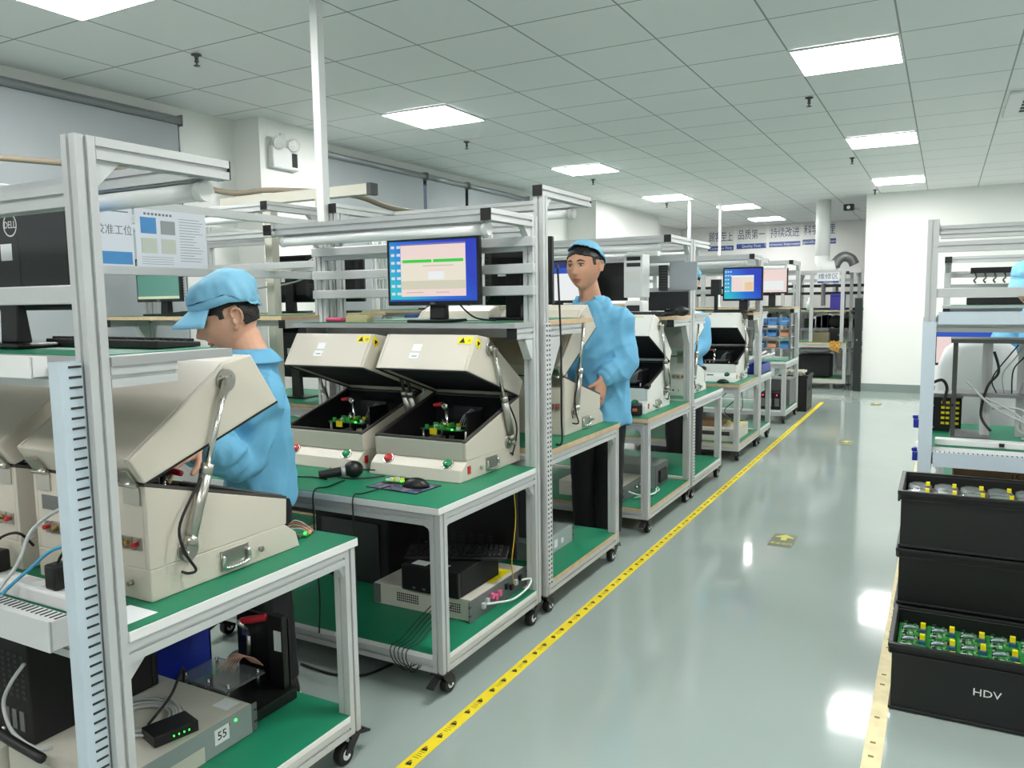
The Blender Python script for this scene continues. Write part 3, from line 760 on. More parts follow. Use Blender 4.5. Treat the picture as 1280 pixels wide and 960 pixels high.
# ------------------------------------------------------------------ monitors
def grad_screen(name, c0, c1, strength, axis=2, lo=0., hi=1., c2=None):
    m, nt, b = node_mat(name)
    tc = nt.nodes.new('ShaderNodeTexCoord'); sp = nt.nodes.new('ShaderNodeSeparateXYZ'); nt.links.new(tc.outputs['Generated'], sp.inputs[0])
    r = nt.nodes.new('ShaderNodeValToRGB'); r.color_ramp.elements[0].color = lin(c0) + (1,); r.color_ramp.elements[1].color = lin(c1) + (1,)
    r.color_ramp.elements[0].position = lo; r.color_ramp.elements[1].position = hi
    if c2: e = r.color_ramp.elements.new((lo + hi) / 2); e.color = lin(c2) + (1,)
    mixx = mth(nt, 'ADD', mth(nt, 'MULTIPLY', sp.outputs[0], .65), mth(nt, 'MULTIPLY', sp.outputs[2], .35))
    nt.links.new(mixx if axis == 'd' else sp.outputs[axis], r.inputs['Fac']); b.inputs['Base Color'].default_value = (.01, .01, .01, 1); b.inputs['Roughness'].default_value = .3
    nt.links.new(r.outputs['Color'], b.inputs['Emission Color']); b.inputs['Emission Strength'].default_value = strength
    return m
def glow(name, c, s=1.):
    m = mat(name, c, .3, emit=s); m.node_tree.nodes['Principled BSDF'].inputs['Base Color'].default_value = (.01, .01, .01, 1); return m
SBLUE = grad_screen('screen_desktop', (40, 190, 205), (34, 60, 190), .95, 'd', .1, .75, (30, 110, 215))
SCREAM = glow('screen_window', (240, 232, 214), .9); SPINK = glow('screen_pink', (246, 222, 216), .9)
SGRN = glow('screen_green', (40, 215, 60), .9); SLG = glow('screen_icon', (220, 226, 235), .9); SOR = glow('screen_orange', (244, 206, 160), .9); STEAL = grad_screen('screen_teal', (86, 150, 132), (104, 168, 150), .75, 0)
SWB = glow('screen_white', (236, 240, 240), .95); SBL2 = glow('screen_strong_blue', (30, 80, 190), .9); SGREY = glow('screen_line', (190, 180, 170), .8)
def monitor(label, loc, rotz, w, h, content=None, stand=.10, tilt=0., logo=True, ribs=True, sticker=True, base=True, neck=None):
    """screen faces local -y; loc = foot on the shelf"""
    t = thing('computer_monitor', label, 'monitor', (loc[0], loc[1], loc[2] + .0008), rotz)
    zc = stand + h / 2; b = .014
    hs = MB().box(-w / 2, w / 2, -.012, .012, stand, stand + h)
    hs = hs.build('housing', BLK, t, bevel=.004)
    bk = MB().add([(-w / 2 + .006, .012, stand + .006), (w / 2 - .006, .012, stand + .006), (w / 2 - .006, .012, stand + h - .006), (-w / 2 + .006, .012, stand + h - .006),
                   (-w / 2 + .05, .034, stand + .05), (w / 2 - .05, .034, stand + .05), (w / 2 - .05, .034, stand + h - .045), (-w / 2 + .05, .034, stand + h - .045)],
                  [(0, 1, 5, 4), (1, 2, 6, 5), (2, 3, 7, 6), (3, 0, 4, 7), (4, 5, 6, 7), (0, 3, 2, 1)])
    bk = bk.build('back_cover', BLK, t, bevel=.003)
    if ribs:
        r = MB()
        for k in range(14):
            z = stand + .03 + (h - .06) * k / 13
            for sx in (-1, 1): r.box(sx * (w / 2 - .045), sx * (w / 2 - .01), .012, .0235, z, z + .004)
        for k in range(18): x = -w / 2 + .06 + (w - .12) * k / 17; r.box(x, x + .004, .012, .026, stand + h - .04, stand + h - .012)
        r.build('vent_rib', BLKM, bk)
    if sticker:
        MB().box(.04, .09, .034, .0346, zc - .02, zc + .025).build('paper_sticker', PAPER, bk)
    sc = MB().box(-w / 2 + b, w / 2 - b, -.0125, -.0119, stand + b + .004, stand + h - b)
    scr = sc.build('screen', (content or [BLK])[0], t)
    if content and len(content) > 1:
        q = MB(); mats = []
        for (u0, u1, v0, v1, mm) in content[1:]:
            if mm not in mats: mats.append(mm)
            k = mats.index(mm); W = w - 2 * b; Hh = h - 2 * b - .004; z0 = stand + b + .004; lay = .0128 + .00025 * len(q.f) / 6
            q.box(-w / 2 + b + W * u0, -w / 2 + b + W * u1, -lay - .0002, -.0125, z0 + Hh * v0, z0 + Hh * v1, k)
        q.build('screen_image', mats, scr)
    if base:
        zn = zc + .04 if neck is None else stand + neck
        MB().prism([(.034, zn - .1 if neck is None else stand + .005), (.034, zn), (.055, zn - .04 if neck is None else zn - .01), (.06, .012), (.02, .012), (.03, zn - .11 if neck is None else stand)], -.038, .038, 'x').build('stand_neck', BLK, t, bevel=.004)
        MB().box(-.105, .105, -.06, .10, 0, .012).build('stand_base', BLK, t, bevel=.005)
    text('brand_mark', 'DELL', .012, ALUD, frame((0, -.0127, stand + .0085), (1, 0, 0), (0, 0, 1)), t, .0003)
    return t
def icons(n=7, cols=2):
    L = []
    for c in range(cols):
        for k in range(n):
            u = .02 + c * .07; v = .93 - k * .13; L.append((u, u + .04, v - .045, v, SLG))
    return L
GREENBARS = [SBLUE] + icons() + [(.14, .88, .08, .93, SPINK), (.14, .88, .34, .62, SCREAM), (.16, .50, .64, .69, SGRN), (.52, .86, .64, .69, SGRN), (.14, .88, .20, .34, glow('screen_olive', (216, 212, 190), .9)),
                                 (.46, .64, .36, .50, SWB), (.46, .64, .49, .53, SPINK), (.14, .88, .93, .96, glow('screen_violet', (110, 110, 190), .9)), (.4, .75, .58, .59, SGREY), (.2, .4, .14, .15, SGREY), (.55, .7, .14, .15, SGREY), (0, 1, 0, .03, SBL2)]
mA = monitor('monitor showing two green bars on the bench shelf', (-1.925, 2.85, 1.3105), .06, .455, .288, GREENBARS, stand=.072)
monitor('old black monitor seen from behind with a white sticker, past the posts', (-1.70, 3.20, 1.312), PI, .345, .30, [SWB], stand=.065)
monitor('monitor glowing white and blue beside the standing man cheek', (-2.36, 4.97, 1.285), 0, .42, .29, [SWB, (0, 1, .7, .85, SBL2), (0, 1, .85, 1, glow('screen_navy', (24, 40, 110), .9))], stand=.09)
monitor('switched off monitor behind the shoulder of the standing man', (-2.12, 5.20, 1.285), .0, .40, .26, [BLK], stand=.10)
monitor('dark wide monitor under a white board on the wood shelf', (-1.62, 5.17, 1.2855), .05, .27, .125, [BLK], stand=.03, neck=.03)
monitor('monitor with blue desktop and a pale window above the white tester', (-1.612, 7.34, 1.26), .0, .355, .30, [SBLUE] + icons(6, 3)[:14] + [(.2, .8, .24, .78, SCREAM), (.22, .5, .28, .7, SPINK), (.56, .78, .27, .55, SOR), (.2, .8, .73, .78, SWB)], stand=.105)
monitor('monitor with a pale pink screen near the end of the row', (-1.755, 9.46, 1.28), 0, .36, .29, [SPINK, (.05, .3, .85, .88, SOR), (.1, .9, .1, .5, SWB)], stand=.15)
# nearest bench, back view of a big monitor
def label_ring(t, x, z, r):
    q = MB(); n = 40; ri = r - .004
    for k in range(n):
        a0 = 2 * PI * k / n; a1 = 2 * PI * (k + 1) / n
        q.add([(x + rr * math.cos(a), .0352, z + rr * math.sin(a)) for rr, a in ((ri, a0), (r, a0), (r, a1), (ri, a1))], [(0, 1, 2, 3)])
    q.build('logo_ring', PLW, t)
m0 = monitor('big black monitor back with round white logo above the slotted duct', (-2.132, 1.25, 1.2955), PI, .53, .262, [SBLUE], stand=.095, ribs=False, sticker=False, neck=.03)
c = MB().box(-.235, .235, .012, .0345, .115, .345).build('rear_panel', BLKP, m0, bevel=.006)
label_ring(c, .0, .315, .030)
text('logo_lettering', 'DELL', .026, PLW, frame((.0, .0353, .315), (-1, 0, 0), (0, 0, 1)), c, .0004, stretch=.9)
MB().box(.0, .05, .0346, .0352, .225, .268).build('paper_sticker', PAPER, c)
MB().box(-.03, .11, .0346, .0350, .155, .1555).box(-.03, -.0295, .0346, .0350, .155, .285).box(-.03, .11, .0346, .0350, .285, .2855).build('panel_seam', SLOT, c)

def keyboard(label, loc, rotz, L=.44, tilt=0.):
    t = thing('keyboard', label, 'keyboard', (loc[0], loc[1], loc[2] + .0008), rotz); t.rotation_euler[0] = tilt
    MB().prism([(-.065, 0), (.065, 0), (.065, .022), (-.065, .012)], -L / 2, L / 2, 'x').build('case', BLK, t, bevel=.003)
    k = MB(); n = int(L / .0205)
    for r in range(6):
        y = -.055 + r * .02; z = .012 + (y + .065) / .13 * .010
        for i in range(n - 1):
            x = -L / 2 + .012 + i * .0205; k.box(x, x + .0165, y, y + .0155, z, z + .007)
    k.build('keys', BLKM, t, bevel=.0015, segs=1); return t
keyboard('black keyboard on the ducted bench shelf under the big monitor', (-1.87, 1.325, 1.295), PI)
keyboard('black keyboard lying on the wood shelf beside a scanner', (-1.78, 4.93, 1.285), 0)
keyboard('black keyboard under the blue desktop monitor', (-1.68, 7.20, 1.26), 0, .30)
keyboard('black keyboard lying askew on the small desktop computer', (-1.74, 2.70, .352), .42, .42)
def cable(label, pts, r=.0035, m=CBLK, name='cable', cat='cable', group=None):
    return tag(MB().tube(pts, r, 7, 0, 8).build(name, m), label, cat, group)

# -------- nearest bench: power strip, adapters, cables
t = thing('power_strip', 'white power strip lying along the slotted duct of the ducted bench', 'power strip', (-2.15, 1.09, .6958))
MB().box(-.44, .46, -.028, .028, 0, .038).build('body', PLW, t, bevel=.006)
q = MB()
for k in range(9): q.box(-.43 + k * .1, -.37 + k * .1, -.018, .018, .0382, .0388)
parts(q, 'socket', DUCTG, t, False)
def adapter(lb, x, y, z, sx, sy, sz, rz=0):
    t = thing('power_adapter', lb, 'power adapter', (x, y, z), rz, 'adapters plugged in the power strip')
    MB().box(-sx, sx, -sy, sy, 0, sz).build('body', BLK, t, bevel=.006)
    MB().tube([(0, 0, sz - .004), (.02, .01, sz + .03), (.06, .03, sz + .04), (.07, .06, sz + .0)], .0035, 7).build('lead', CBLK, t)
adapter('square black adapter on the power strip next to the cable bundle', -2.10, 1.09, .7355, .033, .024, .055, .1)
adapter('small black plug on the power strip beside the pale slotted duct', -1.83, 1.09, .7355, .02, .022, .06)
t = MB()
for k in range(4): t.tube([(-2.27 + .012 * k, 1.08, .75), (-2.26, 1.10 + .01 * k, .80 + .01 * k), (-2.20, 1.11, .83 - .008 * k), (-2.15 + .01 * k, 1.09, .79), (-2.17, 1.07, .75), (-2.24, 1.07, .745 + .005 * k), (-2.27, 1.09, .78)], .004, 7)
tag(t.build('cable_bundle', CBLK), 'bundled black cable on the power strip', 'cable')
cable('blue network cable bending down into the slotted duct', [(-1.72, 1.10, .86), (-1.83, 1.085, .83), (-1.90, 1.07, .78), (-1.935, 1.03, .735), (-1.94, 1.00, .705), (-1.94, .99, .69)], .0042, CBLU)
cable('grey cable looping from tester plug to the slotted duct', [(-1.86, 1.17, .90), (-1.89, 1.14, .905), (-1.925, 1.09, .86), (-1.935, 1.06, .79), (-1.942, 1.012, .735), (-1.95, .99, .69)], .0048, CGRY)
t = thing('cable_plug', 'grey cable plug pushed in the back of the big cream tester', 'plug', (-1.84, 1.180, .90))
MB().box(-.03, .03, -.012, .012, -.012, .012).build('plug', BLK, t, bevel=.003)
MB().box(-.015, .02, -.014, -.011, -.006, .006).build('plug_label', CGRY, t)
tag(MB().box(-.05, .05, -.04, .04, 0, .0006).build('paper_slip', PAPER), 'white paper slip on the green mat beside the slotted duct post', 'paper').location = (-1.62, 1.12, .6955)
# small glowing board on the far end of the ducted bench mat
t = thing('circuit_board', 'small lit circuit board with loose wires at the mat edge beside the big cream tester', 'circuit board', (-1.72, 1.765, .6955), .3)
MB().box(-.045, .045, -.025, .025, .003, .006).build('board', PCB, t)
q = MB()
for k in range(5): q.tube([(-.05, -.02 + k * .01, .006), (-.02, -.02 + k * .012, .02 + .004 * k), (.02, -.015 + k * .01, .025), (.05, -.01 + k * .006, .01)], .0016, 5, k % 2)
q.build('wire', [CGRY, mat('wire_red', (200, 90, 60), .5)], t)
MB().box(.03, .036, -.012, -.006, .006, .012).build('led', LEDG, t); MB().box(.04, .046, .0, .006, .006, .014).build('led', LEDO, t)
MB().box(-.03, .03, -.04, -.028, .003, .012).build('connector', GREYM, t)

# -------- lower shelf of the ducted bench
SZ = .155
def rack_unit(label, loc, rotz, w, d, h, m=BEIGE, ears=True, name='rack_instrument', vents=True, stickers=True, front=GREYB):
    """front faces local -y"""
    t = thing(name, label, 'instrument', loc, rotz)
    MB().box(-w / 2, w / 2, 0, d, 0, h).build('case', m, t, bevel=.002)
    MB().box(-w / 2, w / 2, -.004, 0, 0, h).build('front_panel', front, t, bevel=.001)
    if ears:
        e = MB()
        for sx in (-1, 1):
            e = MB().box(sx * w / 2, sx * (w / 2 + .02), -.004, 0, .003, h - .003).box(sx * (w / 2 + .008), sx * (w / 2 + .02), -.0045, .001, h * .3, h * .36, 1).box(sx * (w / 2 + .008), sx * (w / 2 + .02), -.0045, .001, h * .7, h * .76, 1)
            e.build('rack_ear', [GREYM, SLOT], t)
    return t
t = rack_unit('beige rack instrument tagged 55 on the ducted bench lower shelf', (-1.735, 1.335, SZ + .001), PI / 2, .46, .40, .088)
MB().box(-.23, .06, -.0048, -.004, .0, .045).build('beige_band', BEIGE, t)
k = MB().box(.095, .145, -.0056, -.0045, .028, .072).build('paper_tag', PAPER, t)
text('lettering', '55', .034, INK, frame((.12, -.0058, .05), (1, 0, 0), (0, 0, 1)), k, .0004)
MB().cyl((.17, -.004, .068), (.17, -.006, .068), .004, n=8).build('green_led', LEDG, t); MB().box(.14, .148, -.0055, -.004, .064, .070).build('button', SLOT, t)
q = MB().box(.17, .22, .03, .09, .0881, .0885).build('top_label', PAPER, t)
coil = MB()
for k in range(7):
    a = .06 + .006 * k
    coil.tube([(a * 1.25 * math.cos(j * PI / 5) + .01 * math.sin(k), a * math.sin(j * PI / 5), .006 + .004 * (k % 3) + .003 * math.sin(j + k)) for j in range(11)], .0036, 6, 0, 4)
ob = coil.build('cable_coil', CGRY); ob.location = (-1.93, 1.36, SZ + .092); tag(ob, 'coiled grey cable on the instrument tagged 55', 'cable')
t = thing('network_switch', 'small black switch with green lights on the instrument tagged 55', 'network switch', (-1.80, 1.345, SZ + .090), PI / 2 - .25)
MB().box(-.06, .06, -.04, .04, 0, .03).build('case', BLK, t, bevel=.002)
for k in range(4): MB().box(-.01 + k * .014, -.007 + k * .014, -.0412, -.04, .012, .016).build('led', LEDG, t)
q = MB()
for k in range(4): q.box(-.05 + k * .022, -.034 + k * .022, .04, .046, .008, .022)
q.build('port_plug', CGRY, t)
cable('black cable from the small switch to the clamp jig', [(-1.87, 1.33, .262), (-1.93, 1.45, .275), (-2.0, 1.55, .30), (-2.05, 1.588, .22), (-2.075, 1.60, .17)], .004)
cable('white cable hanging over the front of the instrument tagged 55', [(-1.80, 1.17, .285), (-1.73, 1.14, .30), (-1.70, 1.15, .24), (-1.695, 1.17, .18), (-1.66, 1.19, .165)], .0045, CWHT)
# clamp jig with acrylic plate and red handle
t = thing('clamp_jig', 'black jig with acrylic plate and red clamp handle on the ducted bench lower shelf', 'test jig', (-1.90, 1.69, SZ + .0005), .0)
MB().box(-.16, .14, -.10, .09, 0, .035).build('base_block', BLK, t, bevel=.003)
MB().box(.06, .12, .055, .085, .035, .27).box(-.1, .12, .075, .087, .035, .26).build('tower', BLK, t, bevel=.002)
a = MB().box(-.17, .05, -.11, .045, .082, .090).build('acrylic_plate', ACRYL, t)
q = MB()
for x in (-.15, -.05, .035):
    for y in (-.09, .03): q.cyl((x, y, .035), (x, y, .100), .005, n=8)
q.build('spacer', CHROME, t)
q = MB()
for k in range(7): q.tube([(-.06 + .012 * k, -.05, .112), (-.04 + .012 * k, -.03, .135 + .004 * k), (-.02 + .012 * k, .0, .15), (.01 + .008 * k, .03, .115)], .0016, 5)
q.build('probe_wire', mat('wire_pink', (196, 150, 130), .5), t)
MB().cyl((-.03, .06, .11), (-.03, .06, .21), .009, n=10).cyl((-.03, .06, .20), (-.03, .02, .245), .009, n=8).box(-.045, -.015, .045, .075, .19, .215).build('toggle_clamp', CHROME, t)
MB().tube([(-.03, .03, .245), (.0, .038, .25), (.055, .055, .262)], [.009, .0125, .011], 10).build('clamp_handle', REDH, t)
MB().box(.085, .115, .0535, .055, .16, .225).build('paper_label', PAPER, t)
t = thing('storage_bin', 'blue plastic bin on the floor behind the ducted bench', 'bin', (-2.30, 1.665, SZ + .0005), .0)
q = MB().box(-.16, .16, -.11, .11, 0, .006).box(-.16, .16, -.11, -.104, 0, .26).box(-.16, .16, .104, .11, 0, .26).box(-.16, -.154, -.11, .11, 0, .26).box(.154, .16, -.11, .11, 0, .26)
q.build('body', BLUEP, t)
MB().box(-.17, .17, -.12, -.11, .24, .262).box(-.17, .17, .11, .12, .24, .262).box(-.17, -.16, -.12, .12, .24, .262).box(.16, .17, -.12, .12, .24, .262).build('rim', BLUEP, t)
t['label'] = 'blue plastic bin on the ducted bench lower shelf behind the instrument tagged 55'
def tower(label, loc, rotz, w, d, h, group=None):
    t = thing('desktop_computer', label, 'computer', loc, rotz, group)
    MB().box(-w / 2, w / 2, 0, d, 0, h).build('case', BLKM, t, bevel=.004)
    MB().box(-w / 2 - .001, w / 2 + .001, -.022, 0, .0, h).build('front_panel', BLK, t, bevel=.006)
    q = MB()
    for k in range(4): q.box(-w * .3 + k * w * .18, -w * .3 + k * w * .18 + .014, -.0235, -.021, h * .12, h * .12 + .008)
    q.cyl((w * .3, -.0215, h * .8), (w * .3, -.024, h * .8), .008, n=12).build('front_port', GREYM, t)
    g = MB()
    for k in range(8):
        for j in range(5): g.box(-w * .38 + j * w * .17, -w * .38 + j * w * .17 + w * .09, d, d + .001, h * .4 + k * .016, h * .4 + k * .016 + .009)
    parts(g, 'rear_grille', SLOT, t, False)
    g = MB()
    for k in range(3): g.box(-w * .3 + k * w * .2, -w * .3 + k * w * .2 + .02, d, d + .003, h * .1, h * .28)
    parts(g, 'rear_port', GREYM, t, False)
    return t
t = tower('tall black computer tower on the ducted bench lower shelf', (-2.16, 1.50, SZ + .105), PI, .17, .36, .30)
t.location.z = SZ + .0905
t2 = rack_unit('beige instrument with yellow sticker under the black computer tower', (-2.46, 1.07, SZ + .0005), 0, .44, .40, .088, ears=False, front=BEIGE)
t2.location = (-2.368, 1.065, SZ + .0005)
q = MB().box(-.13, .0, .03, .11, .088, .0886).build('yellow_sticker', YEL, t2)
q2 = MB()
for k in range(6): q2.box(-.12, -.015, .038 + k * .012, .043 + k * .012, .0885, .0888)
q2.build('sticker_print', INK, q)
cable('grey cable drooping along the black computer tower', [(-2.02, 1.10, .50), (-2.07, 1.09, .44), (-2.10, 1.085, .38), (-2.06, 1.08, .32), (-1.98, 1.09, .29), (-1.93, 1.10, .30)], .005, CGRY)
cable('thick black cable bundle slanting under the ducted bench', [(-2.75, 1.12, .60), (-2.5, 1.045, .50), (-2.3, 1.05, .40), (-2.1, 1.055, .33), (-1.9, 1.06, .30)], .012)
cable('thin white cable with tag beside the yellow sticker', [(-2.36, 1.085, .25), (-2.33, 1.055, .28), (-2.22, 1.05, .25), (-2.13, 1.06, .26), (-2.08, 1.07, .33)], .0045, CWHT)

# -------- bench with two testers: things on the mat and below
t = thing('barcode_scanner', 'black barcode scanner with a silver ring lying between the two open testers', 'scanner', (-2.115, 2.44, .6958), .6)
MB().tube([(-.09, -.02, .02), (-.04, -.01, .024), (.02, .0, .03)], [.016, .018, .02], 12).build('grip', BLK, t)
MB().ball((.045, .005, .034), .04, .036, .034).build('head', BLK, t); MB().cyl((-.005, -.004, .028), (.012, 0, .029), .022, n=16).build('collar', ALUD, t)
MB().tube([(.08, .01, .03), (.12, .04, .02), (.13, .10, .006)], .003, 6).build('lead', CBLK, t)
t = thing('soldering_pen', 'pink and grey soldering pen on the green mat edge', 'pen tool', (-2.40, 2.33, .6965), .12)
MB().tube([(-.10, 0, .004), (-.05, 0, .006), (0, 0, .006)], [.002, .006, .006], 10).build('handle', CGRY, t); MB().cyl((0, 0, .006), (.05, 0, .006), .0062, n=10).build('collar', mat('pink_plastic', (200, 110, 150), .5), t)
MB().tube([(.05, 0, .006), (.10, .02, .003), (.18, .04, .003), (.26, .02, .003)], .003, 6).build('lead', CBLK, t)
t = thing('mouse_pad', 'patterned mouse pad on the corner of the bench with two testers', 'mouse pad', (-1.80, 2.425, .6955), -.06)
m, nt, b = node_mat('pad_print'); tc = nt.nodes.new('ShaderNodeTexCoord'); n = nt.nodes.new('ShaderNodeTexVoronoi'); n.inputs['Scale'].default_value = 45
r = nt.nodes.new('ShaderNodeValToRGB'); E_ = r.color_ramp.elements; E_[0].color = lin((40, 44, 60)) + (1,); E_[1].color = lin((150, 120, 120)) + (1,)
e = E_.new(.35); e.color = lin((70, 60, 80)) + (1,); e = E_.new(.6); e.color = lin((80, 100, 140)) + (1,)
nt.links.new(tc.outputs['Object'], n.inputs['Vector']); sp = nt.nodes.new('ShaderNodeSeparateColor'); nt.links.new(n.outputs['Color'], sp.inputs[0]); nt.links.new(sp.outputs[0], r.inputs['Fac']); nt.links.new(r.outputs['Color'], b.inputs['Base Color'])
PADM = m
MB().box(-.12, .12, -.075, .075, 0, .003).build('pad', PADM, t, bevel=.001); MB().box(-.122, .122, -.077, -.075, 0, .0034).box(-.122, .122, .075, .077, 0, .0034).box(-.122, -.12, -.077, .077, 0, .0034).box(.12, .122, -.077, .077, 0, .0034).build('stitched_edge', BLK, t)
t = thing('computer_mouse', 'black mouse on the patterned pad', 'mouse', (-1.745, 2.43, .699), .25)
MB().ball((0, 0, .0), .055, .032, .036).build('shell', BLK, t)
MB().box(-.045, -.025, -.004, .004, .018, .031).build('wheel', RUB, t)
t.children[0].data.transform(Matrix.Translation((0, 0, 0)))
for v_ in t.children[0].data.vertices: v_.co.z = max(v_.co.z, .0)
t = thing('circuit_board', 'loose green board with white parts and a lit dot on the patterned pad', 'circuit board', (-1.852, 2.455, .699), .2)
MB().box(-.055, .04, -.018, .022, .004, .007).build('board', PCB, t)
q = MB()
for k in range(12): x = -.05 + .08 * rnd.random(); y = -.015 + .03 * rnd.random(); q.box(x, x + .012, y, y + .009, .007, .012 + .015 * rnd.random(), rnd.choice([0, 0, 1, 2]))
q.build('component', [PLW, YEL, BLK], t); MB().box(.02, .025, -.017, -.012, .007, .012).build('led', LEDG, t)
cable('black cable hanging over the bench edge beside the patterned pad', [(-1.84, 2.40, .70), (-1.86, 2.26, .70), (-1.865, 2.207, .699), (-1.865, 2.202, .60), (-1.86, 2.20, .35), (-1.87, 2.20, .20), (-1.87, 2.20, .10), (-1.9, 2.20, .05)], .0026)
cable('black cable dropping from the green mat near the bowed-head worker', [(-2.07, 2.40, .70), (-2.05, 2.28, .701), (-2.052, 2.206, .70), (-2.052, 2.20, .6), (-2.052, 2.20, .5), (-2.04, 2.20, .3), (-2.05, 2.20, .15)], .0032)
cable('black cable winding along the mat before the testers', [(-2.28, 2.56, .6995), (-2.22, 2.47, .6995), (-2.1, 2.43, .6995), (-2.02, 2.46, .6995), (-1.97, 2.53, .6995)], .0026)
tag(MB().box(-.022, .022, -.016, .016, 0, .03).build('yellow_connector', [YEL]), 'little yellow connector on the green mat beside the bowed-head worker', 'connector').location = (-2.405, 2.43, .6955)
t = rack_unit('beige rack instrument with perforated front and yellow stickers on the lower shelf', (-1.575, 2.755, SZ + .0005), PI / 2, .44, .47, .088, front=GREYM)
q = MB()
for g0 in (.05, .25):
    for k in range(11):
        for j in range(4): q.box(-.2215, -.2199, g0 + k * .010, g0 + k * .010 + .006, .028 + j * .010, .034 + j * .010)
parts(q, 'vent_hole', SLOT, t, False)
e = MB().box(-.222, -.2195, .44, .475, .004, .084).build('side_plate', GREYM, t)
MB().box(-.02, .15, .02, .10, .0881, .0887).box(.08, .20, .11, .18, .0881, .0887).build('yellow_sticker', YEL, t)
q = MB()
for k, (x, mm) in enumerate(((-.15, 0), (-.12, 0), (-.08, 1), (-.05, 1), (-.02, 1), (.04, 2), (.08, 2), (.12, 0), (.16, 2))): q.box(x, x + .018, -.016, -.004, .03 + .008 * (k % 3), .052 + .008 * (k % 3), mm)
parts(q, 'plug', [CGRY, mat('plug_pink', (220, 100, 140), .5), BLK], t, False)
MB().tube([(.17, -.012, .045), (.19, -.05, .05), (.14, -.06, .03), (.02, -.055, .02), (-.08, -.03, .035), (-.13, -.016, .045)], .0045, 7).build('white_lead', CWHT, t)
t = tower('small black desktop computer on the perforated instrument', (-1.755, 2.535, SZ + .0895), 0, .27, .30, .105)
MB().box(-.10, -.03, .0, .05, .1052, .1056).box(.0, .06, .0, .05, .1052, .1056).build('paper_sticker', PAPER, t)
t = thing('equipment_case', 'black equipment case at the back of the lower shelf behind the small computer', 'case', (-2.30, 2.80, SZ + .0005), -.05)
MB().box(-.22, .22, -.10, .12, 0, .33).build('body', BLKM, t, bevel=.012)
MB().box(-.17, .17, -.106, -.10, .03, .28).build('front_panel', BLK, t, bevel=.008)
MB().tube([(-.08, 0, .325), (-.07, 0, .36), (.07, 0, .36), (.08, 0, .325)], .009, 8).build('handle', BLK, t)
q = MB()
for k in range(5):
    q.tube([(-1.72 + .02 * k, 2.50, .225), (-1.73 + .02 * k, 2.40, .19), (-1.72 + .02 * k, 2.28, .165), (-1.72 + .018 * k, 2.212, .158), (-1.70 + .016 * k, 2.196, .12), (-1.64 + .010 * k, 2.19, .095 + .01 * (k % 3)), (-1.61 + .01 * k, 2.188, .13)], .002, 5)
tag(q.build('loose_wires', CBLK), 'thin black wires dangling over the lower shelf edge', 'cable')
monitor('dark monitor standing on the perforated instrument behind the small computer', (-1.80, 2.915, SZ + .0895), 0, .46, .31, [BLK], stand=.05, sticker=False)
tower('black computer on the lower shelf of the wood-edged bench, seen through the tester bench', (-2.31, 3.20, SZ + .0005), 0, .30, .36, .42)
cable('yellow probe wire under the tester bench near its post', [(-1.558, 2.86, .62), (-1.560, 2.88, .50), (-1.558, 2.86, .40), (-1.560, 2.84, .30), (-1.562, 2.86, .20)], .0022, CYEL)
cable('black power cord lying on the floor under the tester bench', [(-2.15, 2.2, .006), (-1.98, 2.19, .006), (-1.87, 2.24, .006), (-1.83, 2.36, .006)], .005)
tag(MB().box(-.06, .06, -.025, .025, 0, .03).build('notepad', mat('note_yellow', (224, 212, 160), .6)), 'pale yellow note block on the shelf near the white pole', 'notepad').location = (-2.36, 2.88, 1.311)
t = tag(MB().box(-.05, .05, -.02, .02, 0, .02).build('pink_pouch', mat('pouch_pink', (216, 80, 120), .6), bevel=.008), 'pink pouch beside the pale yellow note block', 'pouch'); t.location = (-2.50, 2.88, 1.311)
cable('black monitor cable curling from the green bar monitor', [(-1.86, 2.90, 1.42), (-1.82, 2.93, 1.36), (-1.76, 2.93, 1.325), (-1.68, 2.95, 1.316)], .004)

# -------- third bench (standing man)
t = rack_unit('grey rack instrument on the lower shelf of the wood-edged bench', (-1.66, 3.47, SZ + .0005), PI / 2, .40, .42, .088, m=GREYB, front=mat('panel_grey', (168, 176, 176), .5))
MB().box(-.02, .02, -.0056, -.0045, .02, .06).box(.06, .09, -.0056, -.0045, .025, .05).build('paper_tag', PAPER, t)
t = tower('grey computer tower standing on the grey rack instrument', (-1.88, 3.22, SZ + .0895), PI / 2, .18, .30, .36)
for ch in t.children: ch.data.materials[0] = mat('tower_grey', (74, 78, 80), .5)
t.location = (-1.72, 3.43, SZ + .0895)
cable('pale blue cable loop on the lower shelf of the wood-edged bench', [(-1.60, 3.14, .165), (-1.57, 3.20, .18), (-1.60, 3.28, .165), (-1.66, 3.24, .175), (-1.62, 3.13, .165), (-1.56, 3.16, .17)], .005, mat('cable_aqua', (150, 200, 205), .5))
cable('black cable running down the perforated duct beside the standing man', [(-1.478, 3.14, 1.55), (-1.474, 3.16, 1.2), (-1.47, 3.15, .9), (-1.478, 3.17, .77), (-1.52, 3.2, .75)], .0045)

